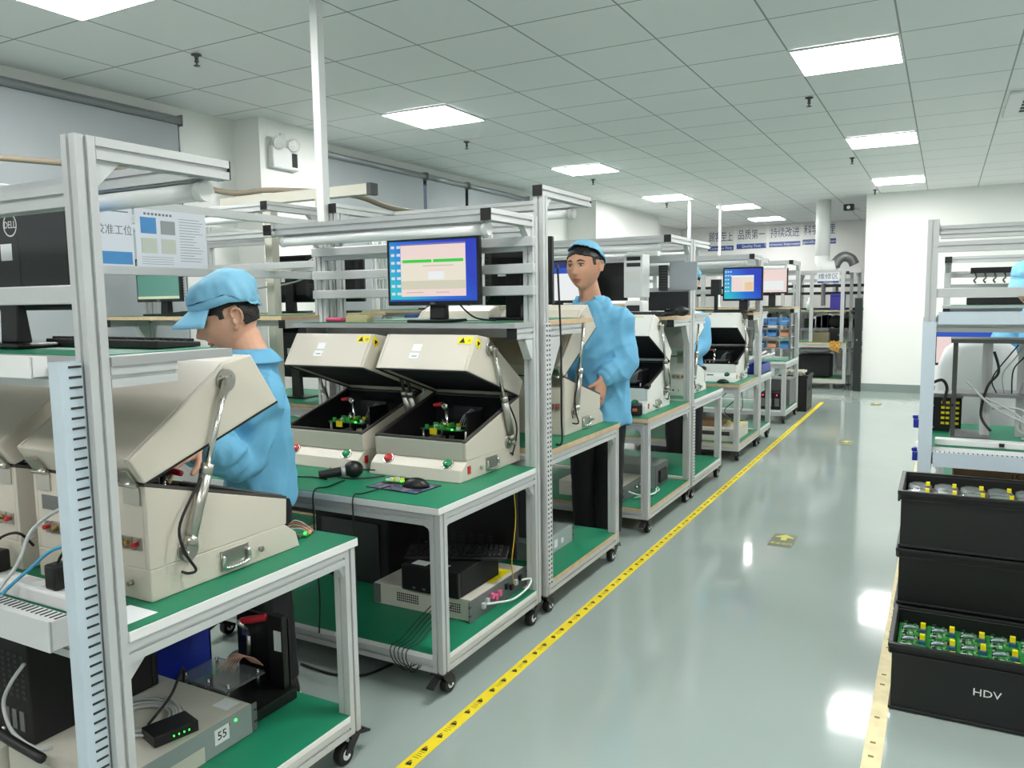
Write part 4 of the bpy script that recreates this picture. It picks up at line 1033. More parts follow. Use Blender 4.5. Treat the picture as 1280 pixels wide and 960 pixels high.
# -------- bench with white tester
t = thing('barcode_scanner', 'black and orange barcode scanner before the white tester', 'scanner', (-1.62, 4.47, .7005), .35)
MB().tube([(-.12, -.02, .015), (-.06, -.01, .026), (.0, 0, .038)], [.012, .016, .022], 12).build('grip', BLK, t)
MB().box(-.01, .06, -.03, .03, .005, .08).build('head', BLK, t, bevel=.012); MB().box(-.002, .03, -.032, .032, .03, .052).build('orange_trim', ORANGE, t, bevel=.006)
MB().tube([(-.12, -.02, .014), (-.18, -.03, .006), (-.24, .0, .004)], .004, 6).build('lead', CBLK, t)
t = rack_unit('pale rack instrument on the lower shelf below the white tester', (-1.70, 4.72, SZ + .0005), PI / 2, .36, .44, .095, m=BEIGE, front=GREYM)
MB().tube([(-.12, -.01, .05), (-.10, -.08, .03), (.05, -.12, .012), (.15, -.1, .02)], .005, 7).build('white_lead', CWHT, t)
MB().cyl((.02, -.004, .05), (.02, -.02, .05), .012, n=14).cyl((.08, -.004, .05), (.08, -.02, .05), .012, n=14).build('socket', CHROME, t)
t = rack_unit('smaller silver instrument behind the pale rack instrument', (-1.63, 5.07, SZ + .0005), PI / 2, .26, .36, .15, m=GREYB, front=GREYM, ears=False)
MB().box(-.08, .06, -.02, -.004, .03, .11).build('connector_block', BLK, t)
cable('green white cable lying on the lower shelf of the white tester bench', [(-1.62, 4.95, .165), (-1.58, 4.86, .17), (-1.60, 4.74, .165), (-1.66, 4.62, .165)], .005, mat('cable_mint', (180, 214, 200), .5))
t = thing('stacked_analyser', 'white stacked analyser with dark front slots on the wood shelf', 'analyser', (-1.80, 5.10, 1.2858))
MB().box(-.065, .065, -.12, .02, .12, .40).build('cabinet', PLW, t, bevel=.004)
MB().box(-.065, .065, -.12, .02, .0, .10).build('lower_unit', PLW, t, bevel=.02)
q = MB()
for z, h in ((.36, .025), (.32, .025)): q.box(-.045, .05, -.1215, -.119, z, z + h)
q.box(-.045, .045, -.1215, -.119, .03, .07); parts(q, 'slot', SLOT, t, False)
MB().box(-.05, .04, -.124, -.119, .22, .29).build('tray', WHITEP, t)
t = thing('breaker_box', 'narrow black terminal box on the shelf rail beside the white analyser', 'terminal box', (-1.685, 5.265, 1.45))
MB().box(-.03, .03, -.02, .0, .0, .17).build('body', BLK, t, bevel=.003)
q = MB()
for k in range(9): q.box(-.025, .025, -.022, -.019, .006 + k * .018, .015 + k * .018)
q.build('terminal', DSTEEL, t)
t = tag(MB().box(-.095, .095, -.004, .004, 0, .19).build('display_board', mat('board_grey', (176, 182, 188), .35), bevel=.003), 'plain grey board hung on the rail beside the black terminal box', 'board'); t.location = (-1.55, 5.268, 1.45)
t = thing('wall_box', 'white plastic control box on the rail over the white analyser', 'control box', (-1.81, 5.24, 1.70))
MB().box(-.075, .075, -.05, .0, .02, .10).build('body', PLW, t, bevel=.006); MB().box(.02, .06, -.053, -.05, .06, .09).build('window', BLK, t)
MB().box(-.11, .11, -.06, .0, -.02, .015).build('tray', PLW, t, bevel=.006)
t = thing('barcode_scanner', 'black scanner lying at the end of the keyboard on the wood shelf', 'scanner', (-1.60, 4.93, 1.285), .2)
MB().ball((.04, 0, .03), .045, .032, .03).build('head', BLK, t); MB().tube([(-.06, 0, .014), (-.02, 0, .018), (.02, 0, .026)], [.012, .015, .018], 10).build('grip', BLK, t)
t.location.x = -1.50
# -------- small desktop monitor bench
t = tag(MB().ball((0, 0, .0), .055, .03, .034).build('computer_mouse', BLK), 'black mouse before the white tester below the blue desktop monitor', 'mouse'); t.location = (-1.66, 6.85, .6657)
for v_ in t.data.vertices: v_.co.z = max(v_.co.z, 0.)
t = rack_unit('long beige instrument on the lower shelf below the blue desktop monitor', (-1.78, 6.86, SZ + .0005), 0, .46, .50, .11, ears=False, front=BEIGE)
q = MB().box(-.20, .18, -.0052, -.004, .05, .085).build('dark_strip', SLOT, t)
MB().box(.0, .20, .30, .48, .1101, .1107).build('yellow_sticker', YEL, t)
t = tag(MB().box(-.16, .16, -.12, .12, 0, .05).build('flat_carton', CARD, bevel=.003), 'flat brown carton on the long beige instrument', 'carton'); t.location = (-1.86, 7.05, SZ + .112)
for k, (x, z) in enumerate(((-1.72, .55), (-1.64, .50), (-1.58, .42))):
    cable('black tangled cable under the small desktop monitor bench', [(x, 7.2, .58), (x + .03, 7.1, z), (x - .04, 7.0, z - .1), (x + .05, 7.05, .32)], .004, group='tangled cables below the bench')
# white toolbox scanner strap etc on the shelf
t = thing('camera_arm', 'small black speaker beside the blue desktop monitor', 'speaker', (-1.84, 7.29, 1.2608)); MB().box(-.04, .04, -.04, .04, .16, .30).build('body', BLK, t, bevel=.004); MB().box(-.015, .015, -.01, .02, 0, .16).build('post', BLK, t)
t.name = 'speaker'
# -------- narrow bench + last bench
t = thing('parts_tray', 'blue tray full of white tubes on the narrow bench', 'tray', (-1.66, 7.94, .6655))
MB().box(-.17, .15, -.2, .2, 0, .008).box(-.17, .15, -.2, -.192, 0, .09).box(-.17, .15, .192, .2, 0, .09).box(-.17, -.162, -.2, .2, 0, .09).box(.142, .15, -.2, .2, 0, .09).build('body', BLUEP, t)
for k in range(7):
    o = MB().tube([(0, 0, 0), (.22 + .05 * (k % 3), 0, .13 + .012 * (k % 4))], .009, 8, 0, 1).build('white_tube', PLW)
    o.location = (-1.81 + .01 * k, 7.78 + .045 * k, .69 + .004 * k); tag(o, 'slim white tube lying in the blue tray', 'tube', 'white tubes in the blue tray')
def parts_bin(x, y, z, m, lb, w=.10, d=.16, h=.075):
    t = thing('parts_bin', lb, 'parts bin', (x, y, z), 0, 'open front parts bins on the rack')
    b = MB().box(-w / 2, w / 2, 0, d, 0, .004).box(-w / 2, -w / 2 + .004, 0, d, 0, h).box(w / 2 - .004, w / 2, 0, d, 0, h).box(-w / 2, w / 2, d - .004, d, 0, h).box(-w / 2, w / 2, 0, .004, 0, h * .55)
    b.build('body', m, t); MB().box(-w / 2 + .006, w / 2 - .006, .006, d - .006, .004, h * .6).build('contents', rnd.choice([CARD, BEIGE, GREYM, WOOD]), t)
BB1 = mat('bin_sky', (70, 140, 205), .5); BB2 = mat('bin_tan', (206, 150, 116), .55)
t = thing('bin_rack', 'steel rack carrying sky blue and tan bins on the last bench', 'rack', (-1.72, 9.33, .6905))
q = MB()
for x in (-.2, .2):
    for y in (0, .25): q.box(x - .01, x + .01, y - .01, y + .01, 0, .50)
parts(q, 'upright', GREYM, t, False)
for z in (.12, .25, .38): MB().box(-.21, .21, -.01, .26, z, z + .006).build('shelf', ALUD, t)
WH = ['top', 'middle', 'low']
for r_, z in enumerate((.386, .256, .126)):
    for c_2, x in enumerate((-.135, 0, .135)):
        parts_bin(-1.72 + x, 9.35, .6918 + z, (BB1, BB2)[(r_ + c_2 + (r_ == 1 and c_2 == 0)) % 2] if r_ != 0 else BB1, '%s shelf parts bin of the steel rack, %s one' % (WH[r_], ('pole side', 'centre', 'walkway side')[c_2]))
t = thing('white_bottle', 'tall white bottle beside the steel rack of bins', 'bottle', (-1.85, 9.13, .6905)); MB().lathe([(0, 0), (.035, 0), (.035, .2), (.02, .24), (.012, .26), (.012, .30), (0, .30)], (0, 0, 0)).build('body', PLW, t); MB().cyl((0, 0, .30), (0, 0, .33), .014, n=14).build('cap', GREYM, t)
for k, (x, y, c) in enumerate(((-1.75, 9.05, LEDR), (-1.675, 9.04, LEDR), (-1.60, 9.05, LEDR))):
    t = thing('power_module', ('power module with a red light, window side of the lower shelf', 'power module with a red light, centre of the lower shelf', 'power module with a red light, walkway side of the lower shelf')[k], 'power module', (x, y, .1575), 0, 'power modules with red lights')
    MB().box(-.035, .035, 0, .3, 0, .18).build('case', BLKM, t, bevel=.003); MB().box(-.006, .006, -.003, 0, .15, .162).build('red_led', c, t); MB().box(-.025, .025, -.002, 0, .03, .12).build('front_plate', GREYM, t)
t = tag(MB().box(-.14, .14, -.2, .2, 0, .30).build('equipment_box', GREYM, bevel=.004), 'grey equipment box on the lower shelf of the last bench', 'box'); t.location = (-1.66, 9.59, .1575)
# dark crate on the floor beside the last bench
# ------------------------------------------------------------------ black crates
CR = mat('crate_black', (14, 16, 17), .45, bump=.03, bscale=60)
def crate(label, loc, lettering=False, Hh=.2215):
    t = thing('crate', label, 'crate', loc, 0, 'black crates stacked beside the walkway')
    W, D, th = .60, .385, .006
    def wall(mb, h0, h1, o, tt):
        mb.box(o, W - o, o, o + tt, h0, h1).box(o, W - o, D - o - tt, D - o, h0, h1).box(o, o + tt, o + tt, D - o - tt, h0, h1).box(W - o - tt, W - o, o + tt, D - o - tt, h0, h1)
    b = MB().box(.012, W - .012, .012, D - .012, .0, .006); wall(b, .0, Hh - .008, .012, th)
    b.build('body', CR, t, bevel=.003)
    r = MB(); wall(r, Hh - .014, Hh, .0, .016); wall(r, Hh - .036, Hh - .032, .004, .012); wall(r, .004, .014, .006, .010)
    r.build('rim', CR, t, bevel=.003)
    g = MB()
    for x in (-.004, W - .004 + .0): g.box(x, x + .008, D / 2 - .06, D / 2 + .06, .15, .185)
    g.build('grip', RUB, t)
    if lettering: text('lettering', 'HDV', .034, PLW, frame((.292, .0115, .115), (1, 0, 0), (0, 0, 1)), t, .0004, stretch=1.15)
    return t
CX = -.128
crate('open black crate with three white letters on the floor, full of green boards', (CX, 2.855, .0), True, .236)
crate('lowest black crate of the rear stack behind the lettered crate', (CX - .004, 3.27, .0))
crate('middle black crate of the rear stack, closed between two others', (CX - .004, 3.27, .2225))
crate('topmost black crate of the rear stack with boards in plastic film', (CX - .004, 3.27, .445))
# boards standing in the crates
FILM = mat('antistatic_film', (200, 208, 210), .22, .0, trans=.72)
CAN = mat('can_silver', (150, 162, 176), .35, .3, var=.3, vscale=160)
def pcb_block(name='circuit_board'):
    t = thing(name, '', 'circuit board')
    MB().box(-.003, .003, 0, .115, 0, .13).build('board', PCB, t)
    q = MB()
    for k in range(16):
        y = .004 + .10 * rnd.random(); z = .005 + .115 * rnd.random(); q.box(.003, .008 + .008 * rnd.random(), y, y + .006 + .012 * rnd.random(), z, z + .006 + .01 * rnd.random(), rnd.choice([0, 1, 2, 0]))
    q.build('component', [BLK, mat('part_olive', (90, 110, 70), .5), PLW], t)
    return t
def flat_board():
    t = thing('circuit_board', '', 'circuit board')
    MB().box(0, .091, 0, .112, 0, .004).build('board', PCB, t)
    q = MB()
    for k in range(30):
        x = .004 + .072 * rnd.random(); y = .004 + .10 * rnd.random(); q.box(x, x + .004 + .010 * rnd.random(), y, y + .004 + .008 * rnd.random(), .004, .006 + .008 * rnd.random(), rnd.choice([0, 0, 1, 2]))
    q.build('component', [mat('part_dark', (30, 48, 34), .5), mat('part_green', (90, 160, 84), .5), mat('part_pale', (170, 182, 168), .5)], t)
    MB().box(.070, .086, .05, .066, .004, .034).build('transformer', YEL, t)
    MB().box(.066, .088, .034, .049, .004, .016).build('blue_capacitor', mat('capacitor_blue', (40, 80, 120), .4), t)
    MB().box(.073, .086, .067, .080, .004, .024).build('black_choke', BLK, t)
    o = MB().tube([(.014, .050, .009), (.026, .056, .0125), (.044, .060, .012), (.060, .064, .008)], [.003, .0062, .0068, .003], 9, 0, 5)
    o = o.build('silver_can', CAN, t)
    return t
proto = flat_board(); first = True
names_r = ('front', 'second', 'third')
ordn = ('first', 'second', 'third', 'fourth', 'fifth', 'sixth')
for r_ in range(3):
    for c_3 in range(6):
        loc = (CX + .022 + c_3 * .0925, 2.855 + .021 + r_ * .1145, .172 + .003 * ((r_ + c_3) % 2))
        lb = 'green board in the lettered crate, %s row from its front, %s from the walkway' % (names_r[r_], ordn[c_3])
        if first: proto.location = loc; o = proto; first = False
        else: o = dup(proto, loc)
        o['label'] = lb; o['group'] = 'boards lying in the lettered crate'
# boards below fill, as dividers
tag(MB().box(.03, .57, .02, .365, 0, .16).build('board_tray', mat('tray_pink_foam', (150, 120, 120), .8)), 'foam tray under the boards of the lettered crate', 'tray').location = (CX, 2.855, .0075)
def bagged():
    t = thing('bagged_board', '', 'circuit board')
    b_ = MB().box(.004, .086, .006, .112, 0, .006)
    for k in range(10): x = .008 + .06 * rnd.random(); y = .01 + .08 * rnd.random(); b_.box(x, x + .012, y, y + .009, .006, .008 + .004 * rnd.random(), 1)
    b_.build('board', [PCB, GREYM], t)
    q = MB(); rg = []
    for j in range(7):
        a = j / 6; rg.append([V((.045 + (.041 + .004 * rnd.random()) * math.cos(u * PI / 6) * (1 - .12 * abs(a - .5)), .004 + a * .112, .009 + .006 * math.sin(u * PI / 6) + .006 * rnd.random())) for u in range(12)])
    q.rings(rg); q.build('plastic_film', FILM, t)
    MB().box(.066, .080, .045, .062, .020, .034).build('transformer', YEL, t)
    return t
pb = bagged(); first = True
for r_ in range(2):
    for c_3 in range(6):
        loc = (CX + .020 + c_3 * .0925, 3.27 + .10 + r_ * .125, .445 + .170)
        if first: pb.location = loc; o = pb; first = False
        else: o = dup(pb, loc)
        o['label'] = 'film-wrapped board in the topmost rear crate, %s row, %s from the walkway' % (('front', 'back')[r_], ordn[c_3]); o['group'] = 'film wrapped boards in the top crate'
tag(MB().box(.03, .57, .02, .365, 0, .155).build('board_tray', mat('tray_pink_foam', (150, 120, 120), .8)), 'foam tray under the film-wrapped boards of the topmost crate', 'tray').location = (CX - .004, 3.27, .445 + .0075)

# ------------------------------------------------------------------ bench across the walkway
BR = bench('grey bench across the walkway behind the black crates', -.085, 1.15, 4.80, 3.985, zt=.715, ztop=1.725, zs=1.30, sd=.40, cant=.42, midrails=(1.405,), br=0, group='wheeled test benches across the walkway')
slotted_duct(BR, 'cable_duct', (-.058, 3.962, .02), (-.058, 3.962, 1.28), (1, 0, 0), (0, -1, 0), .05, .04, DUCT, .02, False)
slotted_duct(BR, 'cable_duct', (-.025, 3.96, .672), (1.14, 3.96, .672), (0, 0, 1), (0, -1, 0), .06, .044, DUCT, .018)
slotted_duct(BR, 'cable_duct', (-.025, 3.962, 1.296), (1.14, 3.962, 1.296), (0, 0, 1), (0, -1, 0), .05, .04, DUCT, .03, False)
MB().ext((-.03, 4.0075, 1.655), (1.10, 4.0075, 1.655), .04, .03).build('overhead_rail', ALU, BR, True)
for k in ('_za', '_yr', '_ybk'): del BR[k]
t = thing('power_strip', 'white power strip along the duct of the bench across the walkway', 'power strip', (.5, 4.09, .7158))
MB().box(-.52, .58, -.03, .03, 0, .03).build('body', PLW, t, bevel=.005)
q = MB()
for k in range(5): q.box(-.27 + k * .22, -.25 + k * .22, -.05, -.028, .012, .026)
q.build('plug', BLK, t)
t = thing('test_rack', 'dark steel test frame standing on the bench across the walkway', 'test frame', (.32, 4.27, .7155))
q = MB()
for x in (-.27, .24):
    for y in (-.09, .12): q.box(x - .009, x + .009, y - .009, y + .009, 0, .46)
parts(q, 'upright', DSTEEL, t, False)
MB().box(-.29, .26, -.10, .13, .46, .478).build('top_shelf', GREYM, t); MB().box(-.28, .25, -.095, .125, .215, .228).build('middle_shelf', GREYM, t)
MB().box(-.28, -.12, -.1, .13, 0, .03).build('foot_block', GREYM, t)
q = MB()
for x in (-.14, .0): q.ext((x, .0, .03), (x, .0, .455), .04, .04, (0, 1, 0))
parts(q, 'slotted_column', ALU, t, False)
q = MB()
for k in range(7): q.tube([(-.1 + .03 * k, -.02, .23), (-.12 + .04 * k, -.06, .30 + .02 * (k % 3)), (-.06 + .03 * k, -.05, .40), (-.02 + .02 * k, 0, .45)], .003, 6, k % 2)
q.build('wire', [CBLK, CGRY], t)
for k, (x, lb) in enumerate(((.0, 'black terminal box with rows of yellow tags, nearest the walkway'), (.42, 'black terminal box with rows of yellow tags behind the steel frame'))):
    t = thing('terminal_box', lb, 'terminal box', (x, 4.50, .7155), 0, 'black boxes with yellow tags')
    MB().box(-.075, .09, -.0, .14, 0, .17).build('body', BLKM, t, bevel=.003)
    q = MB()
    for r_ in range(5):
        for c_3 in range(4): q.box(.0 + c_3 * .021, .016 + c_3 * .021, -.003, -.0, .035 + r_ * .026, .047 + r_ * .026)
    q.build('yellow_tag', YEL, t)
    MB().box(-.08, .095, -.01, .145, .17, .19).build('top_plate', GREYM, t)
    q = MB()
    for j in range(4): q.tube([(-.07 + .012 * j, -.006, .13), (-.085, -.03, .09 - .015 * j), (-.06 + .01 * j, -.02, .02)], .004, 6)
    q.build('cable', CGRY, t)
q = MB()
for k in range(3): q.tube([(.10 + .05 * k, 4.17, 1.0 - .06 * k), (.22 + .05 * k, 4.15, .88), (.40, 4.13, .80 - .02 * k), (.52, 4.14, .755)], .005, 7)
q.tube([(.36, 4.16, .76), (.30, 4.15, .80), (.33, 4.14, .86), (.42, 4.14, .86), (.45, 4.15, .80), (.40, 4.16, .75), (.32, 4.17, .75)], .006, 7)
tag(q.build('cable_loop', CGRY), 'grey cables looping before the dark steel frame', 'cable')
tag(MB().tube([(.20, 4.15, .78), (.16, 4.17, .85), (.18, 4.16, .98), (.22, 4.15, 1.05), (.20, 4.16, 1.14)], .006, 7).build('cable', CBLK), 'black cable climbing inside the dark steel frame', 'cable')
cable('black cable curling beside the pale duct across the walkway', [(-.04, 4.06, 1.0), (.0, 4.10, 1.01), (.02, 4.12, .97), (.01, 4.11, .90), (.05, 4.12, .895)], .007)
# white covered chairs behind
def padded_chair(lb, x, y, rz):
    t = thing('covered_chair', lb, 'chair', (x, y, 0), rz, 'white covered chairs')
    q = MB()
    rg = [[V((.22 * math.cos(a) * s_, .06 * math.sin(a) + .05 * (z - .5), z)) for a in [j * PI / 8 for j in range(16)]] for z, s_ in ((.46, .95), (.6, 1.), (.8, 1.), (1.0, .95), (1.10, .8), (1.15, .5))]
    q.rings(rg); q.build('backrest_cover', mat('cover_white', (226, 228, 230), .8, bump=.2, bscale=10), t)
    MB().box(-.22, .22, -.42, .0, .42, .50).build('seat', mat('cover_white', (226, 228, 230), .8), t, bevel=.03)
    MB().cyl((0, -.2, .06), (0, -.2, .42), .025).build('column', BLK, t)
    q = MB()
    for k in range(5): a = 2 * PI * k / 5; q.tube([(0, -.2, .08), (.14 * math.cos(a), -.2 + .14 * math.sin(a), .06), (.26 * math.cos(a), -.2 + .26 * math.sin(a), .03)], [.025, .02, .015], 8, 0, 3)
    q.build('star_base', BLK, t)
padded_chair('white covered chair standing behind the dark steel frame, nearest the walkway', .17, 5.15, PI + .25)
padded_chair('white covered chair farther along the bench across the walkway', .95, 5.2, PI - .2)
# second bench farther right side
BR2 = bench('second bench behind the white chairs with a black monitor strip', -.02, 1.2, 6.0, 6.8, zt=.72, ztop=1.66, zs=1.32, sd=.4, cant=.36, midrails=(1.45,), group='wheeled test benches across the walkway')
for k in ('_za', '_yr', '_ybk'): del BR2[k]
t = thing('hook_rail', 'black rail with a row of hanging hooks on the second bench', 'hook rail', (.55, 6.70, 1.565))
MB().box(-.40, .45, -.05, .0, -.02, .02).build('rail', BLKM, t)
q = MB()
for k in range(14): x = -.37 + k * .06; q.tube([(x, -.02, -.02), (x + .008, -.025, -.05), (x - .006, -.03, -.07), (x + .006, -.03, -.09)], .006, 6)
q.build('hook', DSTEEL, t)
tag(MB().box(-.45, .45, -.05, .05, 0, .05).build('long_instrument', BLKM, bevel=.004), 'long flat black instrument on the second bench shelf', 'instrument').location = (.58, 6.52, 1.322)
t = thing('storage_bin', 'blue plastic bin on the mat of the second bench', 'bin', (.30, 6.25, .7205))
MB().box(-.22, .22, -.15, .15, 0, .006).box(-.22, .22, -.15, -.144, 0, .14).box(-.22, .22, .144, .15, 0, .14).box(-.22, -.214, -.15, .15, 0, .14).box(.214, .22, -.15, .15, 0, .14).build('body', BLUEP, t); MB().box(-.235, .235, -.165, -.15, .12, .142).box(-.235, .235, .15, .165, .12, .142).box(-.235, -.22, -.165, .165, .12, .142).box(.22, .235, -.165, .165, .12, .142).build('rim', BLUEP, t)
monitor('monitor with white and blue screen on the second bench seen under the duct', (.14, 6.48, .7205), 0, .40, .26, [SPINK, (0, 1, .82, 1, SBL2)], stand=.17)
t = thing('carton', 'brown carton marked 15 below the bench across the walkway', 'carton', (.42, 4.22, .1575))
MB().box(-.36, .44, -.12, .24, 0, .455).build('box', CARD, t, bevel=.003); text('lettering', '15', .04, INK, frame((-.12, -.1205, .425), (1, 0, 0), (0, 0, 1)), t, .0004)
MB().box(.02, .06, -.121, .241, .2, .4555).build('packing_tape', mat('packing_tape', (150, 120, 84), .35), t)
for k, z in enumerate((.70, .55)):
    t = thing('blue_clip', ('upper blue clip on the outer side of the pale duct', 'lower blue clip on the outer side of the pale duct')[k], 'clip', (-.086, 4.02, z + .12)); MB().box(-.022, .0, -.03, .03, -.02, .02).box(-.026, -.004, -.01, .01, .02, .035).build('body', BLUEP, t, bevel=.003)
# ------------------------------------------------------------------ repair corner at the far end
BRP = bench('repair bench with white frame at the far end of the walkway', -2.35, -1.27, 12.72, 13.5, zt=.70, ztop=1.76, zs=1.18, sd=.5, cant=.60, midrails=(), wood=True, woodshelf=True, casters=False, name='repair_bench', group=None)
for k in ('_za', '_yr', '_ybk'): del BRP[k]
q = MB()
for x in (-1.80, -1.36): q.ext((x, 12.90, .702), (x, 12.90, 1.735), .05, .05, (0, 1, 0))
q.ext((-2.3, 12.90, 1.76), (-1.1, 12.90, 1.76), .045, .045)
q.ext((-1.17, 13.3, .0), (-1.17, 13.3, 1.78), .045, .045, (0, 1, 0)).ext((-1.17, 12.93, 1.715), (-1.17, 13.28, 1.715), .04, .04)
parts(q, 'front_frame', ALU, BRP)
t = thing('area_sign', 'white and blue sign with three characters on the repair bench frame', 'sign', (-1.565, 12.872, 1.66))
MB().box(-.155, .155, -.004, 0, -.075, .085).build('board', PLW, t); MB().box(-.15, .15, -.0055, -.004, -.07, -.04).build('caption_strip', SB, t)
text('lettering', '\u7ef4\u4fee\u533a', .095, mat('letter_blue', (36, 64, 120), .4), frame((0, -.005, .024), (1, 0, 0), (0, 0, 1)), t, .001)
text('caption', 'Repair Area', .026, PLW, frame((0, -.0065, -.055), (1, 0, 0), (0, 0, 1)), t, .0008)
t = thing('exhaust_duct', 'thick white exhaust pipe dropping from the ceiling with a ribbed elbow hose', 'exhaust pipe', (-1.68, 13.05, 1.9))
MB().cyl((0, 0, .10), (0, 0, H - 1.9 - .001), .105, n=28).build('pipe', PLW, t)
MB().tube([(0, 0, .11), (.0, 0, .03), (.04, -.01, -.05), (.12, -.02, -.075), (.20, -.02, -.06)], .105, 20).build('elbow', PLW, t)
q = MB(); pts = catmull([V((.18, -.02, -.06)), V((.22, 0, .03)), V((.30, .03, .085)), V((.40, .06, .05)), V((.45, .07, -.04))], 10)
q.tube(pts, [.07 + .007 * (k % 2) for k in range(len(pts))], 16, 0, 1); q.build('ribbed_hose', GREYM, t)
for k, (x0, lb) in enumerate(((-1.98, 'grey ribbed hose hanging before the white exhaust pipe, nearest the bench row'), (-1.66, 'thin ribbed hose hanging under the three character sign'))):
    pts = catmull([V((x0 + .05, 12.80, 1.72)), V((x0, 12.79, 1.55)), V((x0, 12.79, 1.2)), V((x0 - .02, 12.79, .98)), V((x0 - .12, 12.80, .86))] if k == 0 else [V((x0, 13.1, 1.72)), V((x0, 13.1, 1.5)), V((x0, 13.1, 1.25))], 14)
    q = MB().tube(pts, [.045 + .005 * (j % 2) if k == 0 else .03 + .004 * (j % 2) for j in range(len(pts))], 14, 0, 1); tag(q.build('extraction_hose', GREYM), lb, 'hose', 'ribbed hoses of the repair bench')
t = thing('document_box', 'violet blue file box on the repair bench shelf', 'file box', (-1.46, 13.22, 1.1815)); MB().box(-.10, .10, -.1, .1, 0, .25).build('box', mat('box_violet', (74, 64, 170), .5), t, bevel=.003); MB().box(-.1, .1, -.101, -.1, .20, .22).build('spine_label', BLUEP, t)
t = thing('bottle_set', 'white plastic bottle on the repair bench shelf', 'bottle', (-1.86, 13.1, 1.1815)); MB().lathe([(0, 0), (.04, 0), (.04, .12), (.012, .15), (.01, .2), (0, .2)], (0, 0, 0)).build('body', PLW, t); t.name = 'dropper_bottle'
t = thing('soldering_station', 'dark soldering station under the shelf of the repair bench', 'soldering station', (-1.47, 13.2, .7005)); MB().box(-.1, .1, -.1, .1, 0, .2).build('body', BLK, t, bevel=.01); MB().cyl((.06, -.1, .1), (.06, -.12, .1), .02).build('dial', GREYM, t)
MB().ball((0.0, 0, .30), .11, .08, .10).build('fume_hood', BLKM, t)
t = tag(MB().box(-.17, .12, -.1, .1, 0, .14).build('cable_tray', mat('olive_board', (120, 110, 84), .6)), 'olive parts tray on the repair bench', 'tray'); t.location = (-1.66, 12.97 + .06, .7005)
q = MB()
for k in range(14): q.tube([(rnd.uniform(-.08, .08), rnd.uniform(-.03, .03), rnd.uniform(.0, .04)), (rnd.uniform(-.08, .08), rnd.uniform(-.05, .0), rnd.uniform(-.1, 0)), (rnd.uniform(-.08, .08), rnd.uniform(-.05, .0), rnd.uniform(-.16, -.05))], .006, 5, k % 2, 4)
o = q.build('hanging_wires', [CYEL, mat('wire_orange', (214, 140, 60), .5)]); o.location = (-1.42, 12.66, .70); tag(o, 'bunch of orange and yellow wires over the repair bench edge', 'wires')
for k, (x, y, z, mm, lb) in enumerate(((-1.12, 13.78, .0005, BLUEP, 'blue stool behind the white leg of the repair bench'),)):
    t = thing('stool', lb, 'stool', (x, y, z))
    MB().cyl((0, 0, .60), (0, 0, .66), .14, n=20).build('seat', mm, t)
    for a in range(4): MB().cyl((.10 * math.cos(a * PI / 2 + .8), .10 * math.sin(a * PI / 2 + .8), .60), (.14 * math.cos(a * PI / 2 + .8), .14 * math.sin(a * PI / 2 + .8), 0), .014).build('leg', mm, t)
t = tag(MB().box(-.24, .24, -.2, .2, 0, .34).build('equipment_case', BLKM, bevel=.02), 'black equipment case under the repair bench', 'case'); t.location = (-1.75, 13.1, .1575)
t = tag(MB().ball((0, 0, .06), .2, .13, .058).build('plastic_bag', mat('bag_white', (180, 184, 190), .5, bump=.4, bscale=14)), 'white plastic bag on the case under the repair bench', 'bag'); t.location = (-1.72, 13.1, .50)
# dark door leaf at the passage mouth
DG = mat('door_dark', (34, 40, 38), .35)
d = struct(MB().box(-1.16, -1.06, 12.60, 12.66, 0, 1.36).build('door_1', DG, bevel=.004))
MB().cyl((-1.12, 12.60, .75), (-1.12, 12.57, .75), .012).build('door_handle', STEEL, d)
# dark crate on the floor near the last bench
t = thing('crate', 'tall black crate heaped with cables on the floor past the last bench', 'crate', (-1.60, 10.33, 0))
W_, D_, H_ = .32, .45, .44
b = MB().box(-W_ / 2, W_ / 2, -D_ / 2, D_ / 2, 0, .008)
b.box(-W_ / 2, W_ / 2, -D_ / 2, -D_ / 2 + .008, 0, H_).box(-W_ / 2, W_ / 2, D_ / 2 - .008, D_ / 2, 0, H_).box(-W_ / 2, -W_ / 2 + .008, -D_ / 2, D_ / 2, 0, H_).box(W_ / 2 - .008, W_ / 2, -D_ / 2, D_ / 2, 0, H_).build('body', CR, t)
q = MB()
for sx in (-1, 1): q.box(sx * (W_ / 2), sx * (W_ / 2 + .012), -D_ / 2 - .012, D_ / 2 + .012, H_ - .03, H_)
for sy in (-1, 1): q.box(-W_ / 2, W_ / 2, sy * D_ / 2, sy * (D_ / 2 + .012), H_ - .03, H_)
q.build('rim', CR, t); MB().box(W_ / 2, W_ / 2 + .006, -.07, .07, H_ * .55, H_ * .66).build('grip', RUB, t)
tag(MB().box(-.14, .14, -.2, .2, 0, .40).build('foam_block', BLKM), 'dark filling inside the tall black crate', 'packing').location = (-1.60, 10.33, .009)
q = MB()
for k in range(16): q.tube([(rnd.uniform(-.12, .12), rnd.uniform(-.18, .18), .01), (rnd.uniform(-.12, .12), rnd.uniform(-.18, .18), .06), (rnd.uniform(-.12, .12), rnd.uniform(-.18, .18), .05), (rnd.uniform(-.12, .12), rnd.uniform(-.18, .18), .012)], .008, 5, 0, 4)
o = q.build('cable_heap', mat('cable_pale', (196, 196, 176), .6)); o.location = (-1.60, 10.33, .415); tag(o, 'heap of pale cables in the tall black crate', 'cable')
